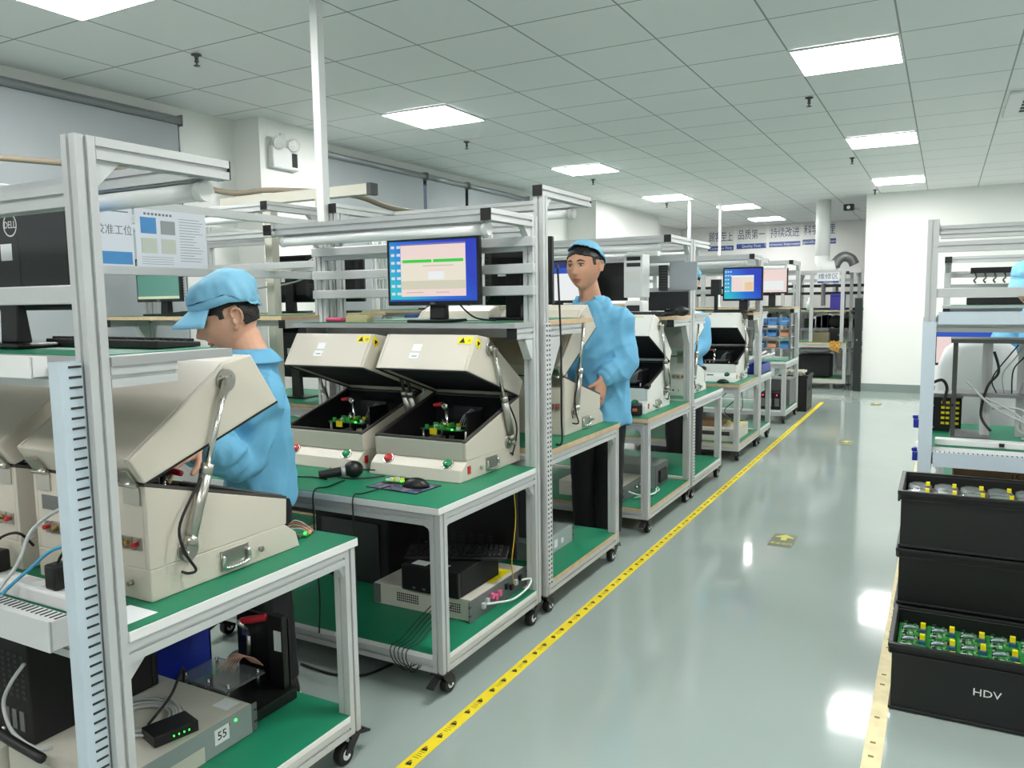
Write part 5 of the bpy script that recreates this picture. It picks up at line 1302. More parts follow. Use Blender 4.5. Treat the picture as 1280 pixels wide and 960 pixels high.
# far bench line under the slogans
def far_rack(x0, x1, lb, y=15.9):
    t = thing('storage_rack', lb, 'rack', ((x0 + x1) / 2, y, 0), 0, 'long racks under the slogans')
    L = (x1 - x0) / 2
    q = MB()
    for x in (-L, 0, L): q.box(x - .025, x + .025, -.025, .025, 0, 1.7).box(x - .025, x + .025, .4, .45, 0, 1.7)
    parts(q, 'upright', ALUD, t, False)
    for z in (.35, .75, 1.12, 1.42, 1.56): MB().box(-L, L, -.03, .46, z, z + .05).build('shelf', BLKM if z > 1. else GREYM, t)
    MB().box(-L, L, .44, .455, .4, 1.10).build('back_panel', WHITEP, t)
    q = MB()
    for k in range(9):
        x = -L + .2 + k * (2 * L - .4) / 8; h = rnd.uniform(.12, .3); q.box(x - .1, x + .1, .05, .35, .80, .80 + h, k % 3)
    q.build('stored_box', [BLKM, PLW, GREYM], t)
far_rack(-4.4, -2.55, 'long rack with dark shelves under the first slogans')
far_rack(-2.45, -1.2, 'rack with dark shelves behind the white exhaust pipe')

# ------------------------------------------------------------------ bench row along the window wall
for lb, yf, yb, x0, x1, kw in (
    ('window side bench with a green screen on its wood shelf', 2.75, 3.50, -4.62, -3.10, dict(zt=.74, ztop=1.93, zs=1.335, sd=.36, cant=.40, midrails=(1.62,), wood=True, woodshelf=True)),
    ('window side bench turned away behind the beige steel frame', 4.62, 3.86, -4.50, -3.30, dict(zt=.74, ztop=1.93, zs=1.335, sd=.44, cant=.44, midrails=(1.62,), wood=True, woodshelf=True)),
    ('window side bench with blue desktop screen and blue cabinet', 4.96, 5.72, -4.50, -3.30, dict(zt=.74, ztop=2.0, zs=1.335, sd=.42, cant=.44, midrails=(1.62,), wood=True, woodshelf=True)),
    ('window side bench turned away past the blue cabinet', 6.52, 5.78, -4.50, -3.30, dict(zt=.74, ztop=1.95, zs=1.335, sd=.40, cant=.44, midrails=(1.62,), woodshelf=True)),
    ('window side bench with rails behind the standing man', 7.15, 7.9, -4.50, -3.30, dict(zt=.74, ztop=1.95, zs=1.335, sd=.40, cant=.44, midrails=(1.62, 1.8), woodshelf=True)),
    ('window side bench turned away beyond the standing man', 8.7, 7.96, -4.50, -3.30, dict(zt=.74, ztop=1.95, zs=1.335, sd=.40, cant=.44, midrails=(1.62,), woodshelf=True)),
    ('farthest window side bench near the second pillar', 9.3, 10.05, -4.50, -3.30, dict(zt=.74, ztop=1.95, zs=1.335, sd=.40, cant=.44, midrails=(1.62,), woodshelf=True))):
    r = bench(lb, x0, x1, yf, yb, group='benches along the window wall', **kw)
    tube_light(x0 + .12, x1 - .12, r['_yr'], r['_za'] - .0235, 'tube light of the ' + lb.split(' with')[0].split(' turned')[0] + (' ' + {2.75: 'with the green screen', 4.62: 'behind the beige frame', 4.96: 'with the blue cabinet', 6.52: 'past the blue cabinet', 7.15: 'behind the standing man', 8.7: 'beyond the standing man', 9.3: 'near the second pillar'}[yf]))
    for k in ('_za', '_yr', '_ybk'): del r[k]
monitor('monitor with teal green screen on the wood shelf near the window wall', (-4.26, 3.30, 1.335), -.12, .48, .27, [STEAL, (0, 1, 0, .07, mat('screen_taskbar', (170, 180, 150), .4, emit=.6))], stand=.085)
keyboard('black keyboard on the wood shelf below the teal green screen', (-3.84, 3.23, 1.335), .05, .40)
for x, lb in ((-3.95, 'dark monitor back seen between posts beside the beige frame'), (-3.52, 'second dark monitor back between the posts by the white pole')):
    monitor(lb, (x, 4.02 + .12, 1.335), PI, .36, .32, [SWB], stand=.07)
    monitor(lb.replace('monitor back', 'lower monitor').replace('second dark', 'second low dark'), (x - .03, 4.20, .7405), PI, .36, .36, [SWB], stand=.14)
monitor('monitor with a desktop picture and a pale window left of the green bar screen', (-3.70, 5.45, 1.335), 0, .42, .29, [SBLUE] + icons(5, 2) + [(.4, .95, .1, .72, SCREAM)], stand=.21)
t = thing('cabinet', 'blue metal cabinet on the bench left of the green bar screen', 'cabinet', (-3.62, 5.42, .7405))
MB().box(-.2, .2, -.2, .18, 0, .56).build('body', mat('cabinet_blue', (64, 88, 150), .45), t, bevel=.004); MB().box(-.17, .17, -.204, -.2, .03, .5).build('door', mat('cabinet_blue', (64, 88, 150), .45), t); MB().cyl((.12, -.204, .3), (.12, -.22, .3), .01).build('knob', STEEL, t)
# pliers hanging from the rail
def pliers(x, y, z, rz, lb):
    t = thing('pliers', lb, 'pliers', (x, y, z), rz, 'pliers hung on the window side rail')
    MB().tube([(-.004, 0, 0), (-.012, 0, -.03), (-.004, 0, -.06), (.006, 0, -.075)], .007, 7).tube([(.004, 0, 0), (.012, 0, -.03), (.004, 0, -.06), (-.006, 0, -.075)], .007, 7).build('jaw', DSTEEL, t)
    MB().tube([(.006, 0, -.075), (.022, 0, -.12), (.014, 0, -.18), (.02, 0, -.22)], .008, 7).build('handle', BLK, t)
    MB().tube([(-.006, 0, -.075), (-.022, 0, -.12), (-.018, 0, -.18), (-.024, 0, -.22)], .008, 7).build('handle', mat('handle_grey', (70, 74, 90), .5), t)
pliers(-3.66, 4.93, 1.62, .4, 'pliers with grey and black grips hung near the desktop picture screen'); pliers(-3.52, 4.95, 1.60, .8, 'black pliers hung beside the grey gripped pair')
# poster frame along the window side of the bench row
XP = -2.72
t = thing('poster_rail', 'aluminium rail pair carrying two sheets beside the ducted bench', 'rail frame', (XP, 2.2, 0))
q = MB().box(XP - .012, XP + .012, 1.30, 3.02, 1.765, 1.80).build('upper_rail', ALU, t, True, bevel=.003)
MB().box(XP - .012, XP + .012, 1.30, 3.02, 1.515, 1.55).build('lower_rail', ALU, t, True, bevel=.003)
MB().ext((XP - .0, 1.28, .0), (XP, 1.28, 1.80), .04, .04, (0, 1, 0)).build('post', ALU, t, True)
PB = mat('print_blue', (74, 144, 202), .5); PG = mat('print_grey', (150, 156, 156), .5); TXT = mat('print_text', (110, 118, 126), .6)
def poster(y0, y1, z0, z1, lb):
    t = thing('poster', lb, 'poster', (XP + .0125, (y0 + y1) / 2, (z0 + z1) / 2), 0, 'sheets on the aluminium rails')
    W, Hh = (y1 - y0) / 2, (z1 - z0) / 2
    MB().box(0, .0015, -W, W, -Hh, Hh).build('sheet', mat('sheet_white', (222, 226, 234), .25), t); return t, W, Hh
def pbox(q, W, Hh, u0, u1, v0, v1, m=0): q.box(.0015, .0021 + .0003 * m, -W + 2 * W * u0, -W + 2 * W * u1, -Hh + 2 * Hh * v0, -Hh + 2 * Hh * v1, m)
t, W, Hh = poster(1.828, 1.995, 1.548, 1.768, 'sheet with blue band and large characters on the aluminium rails')
q = MB(); pbox(q, W, Hh, .02, .95, .03, .24, 0); q.build('blue_band', PB, t)
text('lettering', '\u6821\u51c6\u5de5\u4f4d', .040, TXT, frame((.0018, .005, .02), (0, 1, 0), (0, 0, 1)), t, .0003, stretch=.95)
q = MB(); pbox(q, W, Hh, .02, .9, .9, .92, 0); q.build('header_line', TXT, t)
t, W, Hh = poster(2.005, 2.335, 1.548, 1.768, 'sheet with four small pictures and text lines on the aluminium rails')
q = MB()
pbox(q, W, Hh, .07, .28, .58, .86, 0); pbox(q, W, Hh, .34, .54, .58, .82, 1); pbox(q, W, Hh, .07, .28, .24, .50, 2); pbox(q, W, Hh, .34, .54, .24, .50, 2)
q.build('picture', [PB, PG, mat('print_pale', (196, 202, 190), .5)], t)
q = MB()
for k in range(16): pbox(q, W, Hh, .60, .60 + .2 + .16 * rnd.random(), .12 + k * .05, .128 + k * .05)
for k in range(4): pbox(q, W, Hh, .07, .5, .05 + k * .04, .056 + k * .04)
for k in range(8): pbox(q, W, Hh, .12 + k * .05, .15 + k * .05, .90, .94)
q.build('text_line', TXT, t)
# beige square-tube frame
BG2 = mat('beige_steel', (206, 204, 190), .45)
t = thing('steel_stand', 'beige square tube stand with a T shaped top beam', 'stand', (-3.42, 3.62, 0))
q = MB()
q.box(-3.655, -3.595, 3.59, 3.65, 0, 2.0).box(-3.245, -3.185, 3.59, 3.65, 0, 2.0); parts(q, 'upright', BG2, t, True, .003)
b = MB().box(-4.02, -2.86, 3.59, 3.65, 2.0, 2.06).build('top_beam', BG2, t, True, bevel=.003)
MB().box(-2.86, -2.83, 3.588, 3.652, 1.998, 2.062).build('end_cap', mat('cap_dark', (70, 72, 72), .6), b, True)
tag(MB().tube([(-4.5, 1.6, 2.15), (-4.5, 2.5, 2.20), (-4.45, 3.4, 2.235), (-4.0, 3.62, 2.10), (-3.6, 3.62, 2.082), (-3.2, 3.85, 2.05), (-3.1, 4.15, 1.99), (-3.0, 4.6, 1.97)], .017, 10, 0, 10).build('hose', mat('hose_tan', (138, 127, 110), .6)), 'tan hose sagging over the beige stand', 'hose')
# wires behind the posts
cable('grey wire sagging between the window side posts, upper', [(-3.9, 3.83, 1.55), (-3.6, 3.8, 1.62), (-3.34, 3.82, 1.74)], .006, CGRY, name='hanging_wire', group='grey wires between the window side posts')
cable('grey wire sagging between the window side posts, lower', [(-4.0, 3.83, 1.50), (-3.6, 3.8, 1.54), (-3.34, 3.82, 1.66)], .006, CGRY, name='hanging_wire', group='grey wires between the window side posts')
# ------------------------------------------------------------------ people
SKIN = mat('skin', (222, 172, 144), .5, var=.05, vscale=14, spec=.35)
SKIN2 = mat('skin_tan', (214, 162, 134), .5, var=.05, vscale=14, spec=.35)
HAIR = mat('hair_black', (20, 17, 16), .55, bump=.5, bscale=160)
LIP = mat('lip', (176, 100, 92), .45); EYEW = mat('eye_white', (196, 190, 184), .25); IRIS = mat('iris_dark', (26, 18, 14), .2)
CLOTH = mat('jacket_blue', (112, 182, 220), .7, var=.04, vscale=5, bump=.10, bscale=16)
CAPM = mat('cap_blue', (132, 194, 224), .7, var=.04, vscale=8, bump=.15, bscale=30)
_nt = CLOTH.node_tree
for _n in _nt.nodes:
    if _n.type == 'BUMP': _n.inputs['Strength'].default_value = .3; _n.inputs['Distance'].default_value = .02
    if _n.type == 'TEX_NOISE' and abs(_n.inputs['Scale'].default_value - 16) < .1: _n.inputs['Scale'].default_value = 7; _n.inputs['Distortion'].default_value = 1.2; _n.inputs['Detail'].default_value = 2
TROU = mat('trousers_black', (22, 23, 26), .8, bump=.1, bscale=30); SHOE = mat('shoe_black', (20, 20, 21), .5); SOLE = mat('sole_white', (220, 220, 216), .6)
def gs(p, c, s): return math.exp(-((p.x - c[0]) / s[0]) ** 2 - ((p.y - c[1]) / s[1]) ** 2 - ((p.z - c[2]) / s[2]) ** 2)
def head_pt(d):
    """d: unit direction; +y is the face. Units: metres, 0.235 m tall head"""
    p = V((d.x * .080, d.y * .096, d.z * .118))
    if d.z < 0:
        k = (-d.z) ** 1.4
        p.x *= 1 - .24 * k
        if d.y > 0: p.y *= 1 - .06 * k
        else: p.y *= 1 - .42 * k
    if d.y > .3: p.y = p.y * (1 - .10 * max(0, d.y - .5)) + .004
    dy = 0
    dy += .022 * gs(p, (0, .094, -.022), (.0125, .05, .020)) + .010 * gs(p, (0, .1, -.030), (.011, .05, .010)) + .009 * gs(p, (0, .09, .004), (.009, .05, .02))
    for sx in (-1, 1):
        dy += .006 * gs(p, (sx * .013, .095, -.031), (.009, .05, .009))
        dy -= .012 * gs(p, (sx * .031, .085, .014), (.017, .05, .011)) - .006 * gs(p, (sx * .032, .085, .034), (.024, .05, .009))
        dy += .004 * gs(p, (sx * .045, .07, -.022), (.018, .05, .018))
    dy += .009 * gs(p, (0, .09, -.056), (.022, .05, .006)) + .008 * gs(p, (0, .09, -.068), (.019, .05, .006)) - .003 * gs(p, (0, .09, -.0620), (.022, .05, .0025))
    dy -= .004 * gs(p, (0, .09, -.080), (.022, .05, .006)); dy += .012 * gs(p, (0, .08, -.100), (.024, .05, .016))
    p.y += dy
    return p
def head_rings(nu=72, nv=60, f=None):
    R = []
    for i in range(nv + 1):
        t = min(max(math.pi * i / nv, .01), math.pi - .01)
        R.append([head_pt(V((math.sin(t) * math.cos(2 * PI * j / nu), math.sin(t) * math.sin(2 * PI * j / nu), math.cos(t)))) for j in range(nu)])
    return R
def shell_over(off, keep, M, nu=64, nv=48, jit=0., folds=None):
    """patch of the head surface pushed out by off(p); keep(p) selects it"""
    q = MB(); P = {}
    for i in range(nv + 1):
        t = min(max(math.pi * i / nv, .01), math.pi - .01)
        for j in range(nu):
            d = V((math.sin(t) * math.cos(2 * PI * j / nu), math.sin(t) * math.sin(2 * PI * j / nu), math.cos(t))); p = head_pt(d)
            P[i, j] = (p, M @ (p + d * off(p)))
    vs = [P[i, j][1] for i in range(nv + 1) for j in range(nu)]; fs = []
    for i in range(nv):
        for j in range(nu):
            ks = [(i, j), (i, (j + 1) % nu), (i + 1, (j + 1) % nu), (i + 1, j)]
            if sum(keep(P[k][0]) for k in ks) >= 3: fs.append([a * nu + b for a, b in ks])
    return q.add(vs, fs, 0, True)
def clean(o):
    bm = bmesh.new(); bm.from_mesh(o.data); bmesh.ops.delete(bm, geom=[v for v in bm.verts if not v.link_faces], context='VERTS'); bm.to_mesh(o.data); bm.free()
def hand(q, wrist, d, nrm, side, curl=.6, s=1., spread=1.):
    """palm and five bent fingers; d along the hand, nrm out of the back of the hand, side = +1/-1 where the thumb sits along d x nrm"""
    d = V(d).normalized(); n = V(nrm); n = (n - d * n.dot(d)).normalized(); a = d.cross(n) * side; w = V(wrist)
    rg = []
    for t, hw, hh in ((-.02, .026, .020), (.01, .030, .018), (.04, .038, .016), (.075, .042, .015), (.095, .040, .013)):
        c = w + d * t * s; rg.append([c + a * math.cos(k * PI / 8) * hw * s + n * math.sin(k * PI / 8) * hh * s for k in range(16)])
    q.rings(rg)
    for k, (off, L) in enumerate(((.030, .072), (.010, .080), (-.011, .075), (-.030, .058))):
        b0 = w + d * .088 * s + a * off * s; e = (d + a * off * 1.2 * spread).normalized(); pts = [b0 - e * .02 * s, b0]; ang = 0
        for j, l in enumerate((.42, .33, .25)):
            ang += curl * (.5, .8, .6)[j]; pts.append(pts[-1] + (e * math.cos(ang) - n * math.sin(ang)) * L * l * s)
        q.tube(pts, [.0095 * s, .0092 * s, .0085 * s, .0078 * s, .006 * s], 10, 0, 4); q.ball(pts[-1], .006 * s, nu=8, nv=6)
    b0 = w + d * .022 * s + a * .026 * s; e = (d * .7 + a * .7 - n * .25).normalized()
    pts = [b0 - e * .012 * s, b0 + e * .02 * s, b0 + e * .045 * s - n * .006 * s, b0 + (e * .8 + d * .3).normalized() * .075 * s - n * .016 * s]
    q.tube(pts, [.013 * s, .0125 * s, .010 * s, .0075 * s], 10, 0, 4); q.ball(pts[-1], .0075 * s, nu=8, nv=6)
def ellipse(c, ax, ay, n=24): return [V(c) + V(ax) * math.cos(2 * PI * k / n) + V(ay) * math.sin(2 * PI * k / n) for k in range(n)]
def torso(secs, n=24):
    """sections (centre, facing, half width, half depth) blended with a spline"""
    C = catmull([V(s[0]) for s in secs], 5); out = []
    for i, c in enumerate(C):
        t = i / 5; k = min(int(t), len(secs) - 2); u = t - k
        f = (V(secs[k][1]).normalized() * (1 - u) + V(secs[k + 1][1]).normalized() * u).normalized(); w_ = secs[k][2] * (1 - u) + secs[k + 1][2] * u; dd = secs[k][3] * (1 - u) + secs[k + 1][3] * u
        r = V((f.y, -f.x, 0)).normalized(); dn_ = (C[min(i + 1, len(C) - 1)] - C[max(i - 1, 0)]).normalized(); ff = dn_.cross(r); ff = ff if ff.dot(f) > 0 else -ff
        out.append(ellipse(c, r * w_, ff * dd, n))
    return out
def remesh(o, vox, smooth=2, disp=0., fac=.5):
    m = o.modifiers.new('union', 'REMESH'); m.mode = 'VOXEL'; m.voxel_size = vox; m.use_smooth_shade = True
    if smooth: m = o.modifiers.new('smooth', 'SMOOTH'); m.iterations = smooth; m.factor = fac
    if disp:
        dg = bpy.context.evaluated_depsgraph_get(); me = bpy.data.meshes.new_from_object(o.evaluated_get(dg)); o.modifiers.clear(); old = o.data; o.data = me; bpy.data.meshes.remove(old)
        D = []
        for v in me.vertices:
            p = v.co; w = noise.noise(p * 3.1 + V((7, 3, 1)))
            a = noise.noise(V((p.x * 11 + w * 2, p.y * 11, p.z * 4.2 + p.x * 5)))
            b = noise.noise(V((p.x * 7 + 9, p.y * 7 - w * 2, p.z * 13 - p.x * 9)))
            r1 = (1 - abs(a) * 2.2); r2 = (1 - abs(b) * 2.4)
            D.append(v.co + v.normal * disp * (.55 * max(-.4, r1) + .45 * max(-.4, r2) * (.5 + w) - .25))
        for v, c in zip(me.vertices, D): v.co = c
        me.update()
def person(label, P, skin, vox=.005, capkind='visor', lids=False, hs=1.0, trousers=True):
    f = V(P['face']).normalized()
    HM = Matrix.Translation(P['head']) @ Euler((0, 0, math.atan2(-f.x, f.y)), 'XYZ').to_matrix().to_4x4() @ Euler((-P['pitch'], P.get('tilt', 0), 0), 'XYZ').to_matrix().to_4x4() @ Matrix.Diagonal((hs * P.get('hx', 1.), hs, hs, 1))
    R3 = HM.to_3x3()
    tf = V(P['facing']).normalized()
    b = MB()
    b.rings([[HM @ p for p in r] for r in head_rings()])
    for sx in (-1, 1):
        c = HM @ V((sx * .079, -.010, -.002)); em = R3 @ Euler((.15, 0, sx * .35)).to_matrix()
        b.ball(c, .0075, .015, .028, em); b.ball(HM @ V((sx * .078, .0, -.030)), .006, .009, .011, em)
        eo = lambda y, z, o=.0: HM @ V((sx * (.088 + .25 * max(0, -y - .0) + o), -.010 + y, z))
        b.tube([eo(.012, .006), eo(.012, .020), eo(.002, .030), eo(-.014, .027), eo(-.020, .010), eo(-.015, -.012), eo(-.004, -.026)], [.0035, .0045, .005, .005, .005, .0045, .004], 8, 0, 5)
        b.tube([eo(.012, -.002), eo(.014, -.012), eo(.008, -.020)], [.004, .0045, .004], 8, 0, 4)
    nk = V(P['neck']); hb = HM @ V((0, -.022, -.07))
    b.tube([nk - (hb - nk) * .5, nk, nk * .5 + hb * .5, hb], [.066, .060, .057, .057], 18, 0, 5)
    pel, ch = V(P['pelvis']), V(P['chest'])
    b.rings(torso([(pel - V((0, 0, .10)), tf, .12, .08), (pel, tf, .125, .085), (pel * .5 + ch * .5, tf, .115, .08), (ch, tf, .13, .088), (nk - V((0, 0, .06)), tf, .075, .06), (nk, tf, .056, .052)]))
    for s in 'LR':
        if 'sh' + s not in P: continue
        sh, el, wr = V(P['sh' + s]), V(P['el' + s]), V(P['wr' + s])
        eb = el + ((sh + wr) / 2 - el) * .14
        b.tube([ch * .45 + sh * .55 + V((0, 0, -.02)), sh + V((0, 0, -.015)), sh * .5 + eb * .5, eb, el * .6 + wr * .4, wr], [.034, .038, .034, .029, .030, .027], 14, 0, 5)
        hd = P['hand' + s]; hand(b, wr, hd[0], hd[1], hd[2], hd[3], hs)
        hp, kn, an = V(P['hip' + s]), V(P['kn' + s]), V(P['an' + s])
        b.tube([hp + V((0, 0, .06)), hp, hp * .5 + kn * .5, kn, kn * .5 + an * .5, an], [.066, .070, .060, .050, .048, .036], 14, 0, 5)
        td = V(P['toe' + s]).normalized(); b.tube([an, an + V((0, 0, -.045)) - td * .03, an + td * .08 + V((0, 0, -.06)), an + td * .15 + V((0, 0, -.07))], [.038, .04, .034, .02], 12, 0, 4)
    root = b.build('person', skin); remesh(root, vox, 2); tag(root, label, 'person')
    # face
    e = MB(); ir = MB(); br = MB(); lp = MB()
    for sx in (-1, 1):
        e.ball(HM @ V((sx * .031, .0815, .0135)), .0145 * hs, .0085 * hs, (.0035 if lids else .0046) * hs, R3, nu=16, nv=10)
        ir.ball(HM @ V((sx * .031 + P.get('gaze', 0) * .005, .0868, .013)), .0058 * hs, .0035 * hs, (.0028 if lids else .0056) * hs, R3, nu=12, nv=8)
        br.tube([HM @ head_off(sx * .014, .034), HM @ head_off(sx * .030, .0385), HM @ head_off(sx * .049, .031)], [.0032 * hs, .0040 * hs, .0018 * hs], 8, 0, 5)
        lp2 = MB().tube([HM @ V((sx * .016, .0895, .0185)), HM @ V((sx * .031, .092, .0215)), HM @ V((sx * .046, .084, .018))], .0018 * hs, 6, 0, 4)
        ir.v += lp2.v; 
        o_ = len(ir.v) - len(lp2.v); ir.f += [[i + o_ for i in ff] for ff in lp2.f]; ir.m += lp2.m; ir.sm += lp2.sm
    ey = e.build('eyes', EYEW, root); ir.build('iris', IRIS, ey)
    br.build('eyebrows', HAIR, root)
    lp.tube([HM @ head_off(-.022, -.0620, .0004), HM @ head_off(-.010, -.0575, .001), HM @ head_off(0, -.0585, .001), HM @ head_off(.010, -.0575, .001), HM @ head_off(.022, -.0620, .0004)], [.0012 * hs, .0032 * hs, .0032 * hs, .0032 * hs, .0012 * hs], 8, 0, 5)
    lp.tube([HM @ head_off(-.020, -.0630, .0004), HM @ head_off(0, -.0680, .001), HM @ head_off(.020, -.0630, .0004)], [.0012 * hs, .0042 * hs, .0012 * hs], 8, 0, 6)
    lp.build('lips', LIP, root)
    # hair: cap of hair down to a hairline
    def hairkeep(p):
        if p.y > .02: return p.z > P.get('hl', .064) - .02 * min(1, abs(p.x) / .07) or (abs(p.x) > .060 and p.z > .008 and p.y < .042)
        if p.y > -.026: return p.z > .034 or (p.y > .022 and abs(p.x) > .05 and p.z > .010)
        return p.z > -.034
    h = shell_over(lambda p: .007 + .002 * math.sin(p.x * 240) * math.sin(p.z * 160), hairkeep, HM, 110, 90).build('hair', HAIR, root); clean(h)
    md = h.modifiers.new('soften', 'SMOOTH'); md.iterations = 4; md.factor = .6
    md = h.modifiers.new('thick', 'SOLIDIFY'); md.thickness = .007; md.offset = -1
    # cap
    if capkind == 'visor':
        def off(p):
            k = max(0, (p.z - .03) / .09); back = max(0, -p.y / .096)
            return .018 + .027 * math.sin(min(1, k) * PI * .72) + .020 * back * min(1, k * 3) + .0035 * math.sin(16 * math.atan2(p.x, p.y)) * max(0, 1 - k * 1.2) + .009 * noise.noise(p * 17) + .004 * noise.noise(p * 48)
        zl = lambda p: .048 + .18 * (p.y - .0) * .12 + (0.012 if p.y < -.04 else 0)
        c = shell_over(off, lambda p: p.z > (.060 if p.y > .0 else .060 + p.y * .62), HM, 84, 72).build('cap', CAPM, root); clean(c)
        md = c.modifiers.new('thick', 'SOLIDIFY'); md.thickness = .004
        md = c.modifiers.new('sub', 'SUBSURF'); md.levels = 1; md.render_levels = 1
        # band and visor
        v = MB(); n = 25; rows = []
        for r_ in range(5):
            row = []
            for k in range(n):
                a = PI * (.17 + .66 * k / (n - 1)); u = r_ / 4
                px, py = .092 * math.cos(a), .108 * math.sin(a)
                L = .075 * math.sin(a) ** .8 * u
                row.append(HM @ V((px * (1 + .10 * u), py + L, .066 - .034 * u - .05 * u * (1 - math.sin(a)) - .01 * (1 - math.sin(a)))))
            rows.append(row)
        vs = [p for r_ in rows for p in r_]; fs = [(i * n + j, i * n + j + 1, (i + 1) * n + j + 1, (i + 1) * n + j) for i in range(4) for j in range(n - 1)]
        vv = v.add(vs, fs, 0, True).build('visor', CAPM, c); md = vv.modifiers.new('thick', 'SOLIDIFY'); md.thickness = .005
        bnd = MB().rings([[HM @ V(((.098 + dr) * math.cos(2 * PI * k / 36), (.112 + dr) * math.sin(2 * PI * k / 36) - .004, z + .28 * min(0, (.112 + dr) * math.sin(2 * PI * k / 36)) * 1.0)) for k in range(36)] for dr, z in ((.0, .054), (.003, .056), (.003, .080), (.0, .082))], 0, False).build('band', CAPM, c)
        bnd.modifiers.new('thick', 'SOLIDIFY').thickness = .003
    else:
        def off(p): return .019 + .010 * max(0, (p.z - .05) / .07) + .016 * max(0, -p.y / .096) + .005 * noise.noise(p * 26)
        c = shell_over(off, lambda p: p.z > .070 + p.y * (.45 if p.y > 0 else .80), HM, 72, 60).build('cap', CAPM, root); clean(c)
        c.modifiers.new('thick', 'SOLIDIFY').thickness = .004
        tie = MB().tube([HM @ V((.05, -.115, .0)), HM @ V((.055, -.12, -.05)), HM @ V((.05, -.11, -.10))], [.012, .010, .008], 8, 0, 5)
        tie.build('cap_tie', CAPM, c)
    # jacket
    j = MB(); hem = P['hem']
    hc = V((pel.x, pel.y, hem)) + V(P.get('hemoff', (0, 0, 0)))
    j.rings(torso([(hc, tf, P['jw'] * 1.06, P['jd'] * 1.04), (hc * .5 + pel * .5, tf, P['jw'] * 1.04, P['jd'] * 1.05), (pel * .5 + ch * .5, tf, P['jw'] * .97, P['jd']), (ch, tf, P['jw'] * 1.0, P['jd'] * 1.02), (ch * .35 + nk * .65, tf, P['jw'] * .70, P['jd'] * .74), (nk - V((0, 0, .012)), tf, .095, .08)], 32))
    for s in 'LR':
        if 'sh' + s not in P: continue
        sh, el, wr = V(P['sh' + s]), V(P['el' + s]), V(P['wr' + s])
        a = el - sh; c2 = wr - el; cuff = el + c2 * .90
        j.tube([ch * .25 + sh * .45 + nk * .3 + V((0, 0, -.03)), sh, sh * .6 + el * .4, el, el * .45 + cuff * .55, el * .12 + cuff * .88, cuff], [.070, .074, .072, .070, .066, .058, .040], 18, 0, 6)
        j.lathe([(.0, -.006), (.043, -.004), (.045, .012), (.040, .020), (0, .020)], cuff, c2, 16)
    jk = j.build('jacket', CLOTH, root); remesh(jk, vox * 1.5, 5, P.get('fold', .012), .6)
    # collar
    cM = [(.078, -.018), (.086, .0), (.080, .040), (.070, .044), (.066, .0)]
    fr = tf; rr = V((fr.y, -fr.x, 0)); up = (hb - nk).normalized()
    q = MB(); rg = []
    for (rad, zz) in ((.088, -.065), (.080, -.030), (.070, .006), (.086, -.008), (.110, -.058)):
        row = []
        for k in range(27):
            a = -PI / 2 + .55 + (2 * PI - 1.1) * k / 26      # opening in front
            row.append(nk + up * (zz + P.get('col', .012)) + (rr * math.cos(a) * rad - fr * math.sin(a) * rad * .92))
        rg.append(row)
    n = 27; vs = [p for r_ in rg for p in r_]; fs = [(i * n + k, i * n + k + 1, (i + 1) * n + k + 1, (i + 1) * n + k) for i in range(4) for k in range(n - 1)]
    cl = q.add(vs, fs, 0, True).build('collar', CLOTH, jk); cl.modifiers.new('thick', 'SOLIDIFY').thickness = .004; cl.modifiers.new('sub', 'SUBSURF').render_levels = 1
    # trousers and shoes
    tq = MB().rings(torso([(pel - V((0, 0, .13)), tf, P['jw'] * .84, P['jd'] * .84), (pel - V((0, 0, .05)), tf, P['jw'] * .84, P['jd'] * .84), (pel + V((0, 0, .05)), tf, P['jw'] * .8, P['jd'] * .8)]))
    for s in 'LR':
        if 'hip' + s not in P: continue
        hp, kn, an = V(P['hip' + s]), V(P['kn' + s]), V(P['an' + s])
        tq.tube([hp + V((0, 0, .02)), hp + V((0, 0, -.06)), hp * .5 + kn * .5, kn, kn * .5 + an * .5, an + V((0, 0, -.01))], [.080, .086, .086, .080, .078, .074], 18, 0, 6)
        td = V(P['toe' + s]).normalized(); sd = V((td.y, -td.x, 0))
        g = V((an.x, an.y, 0)); rg = []
        for t_, hw, hh in ((-.075, .022, .05), (-.06, .036, .085), (-.01, .040, .10), (.05, .042, .085), (.11, .046, .065), (.165, .040, .052), (.185, .018, .035)):
            c3 = g + td * t_; rg.append([c3 + sd * math.cos(2 * PI * k / 18) * hw + V((0, 0, .018 + hh * .5 + math.sin(2 * PI * k / 18) * hh * .5)) for k in range(18)])
        sh_ = MB().rings(rg).build('shoe', SHOE, root)
        sl = MB(); out = []
        for t_, hw in ((-.085, .016), (-.07, .034), (-.02, .040), (.05, .043), (.12, .047), (.17, .040), (.192, .016)): out.append((t_, hw))
        ol = [g + td * a_ + sd * w_ for a_, w_ in out] + [g + td * a_ - sd * w_ for a_, w_ in reversed(out)]; m_ = len(ol)
        sl.add([p + V((0, 0, .001)) for p in ol] + [p + V((0, 0, .024)) for p in ol], [tuple(range(m_)), tuple(range(2 * m_ - 1, m_ - 1, -1))] + [(i, (i + 1) % m_, m_ + (i + 1) % m_, m_ + i) for i in range(m_)]).build('sole', SOLE, sh_)
    tr = tq.build('trousers', TROU, root); remesh(tr, vox * 1.6, 3, .006)
    return root, HM
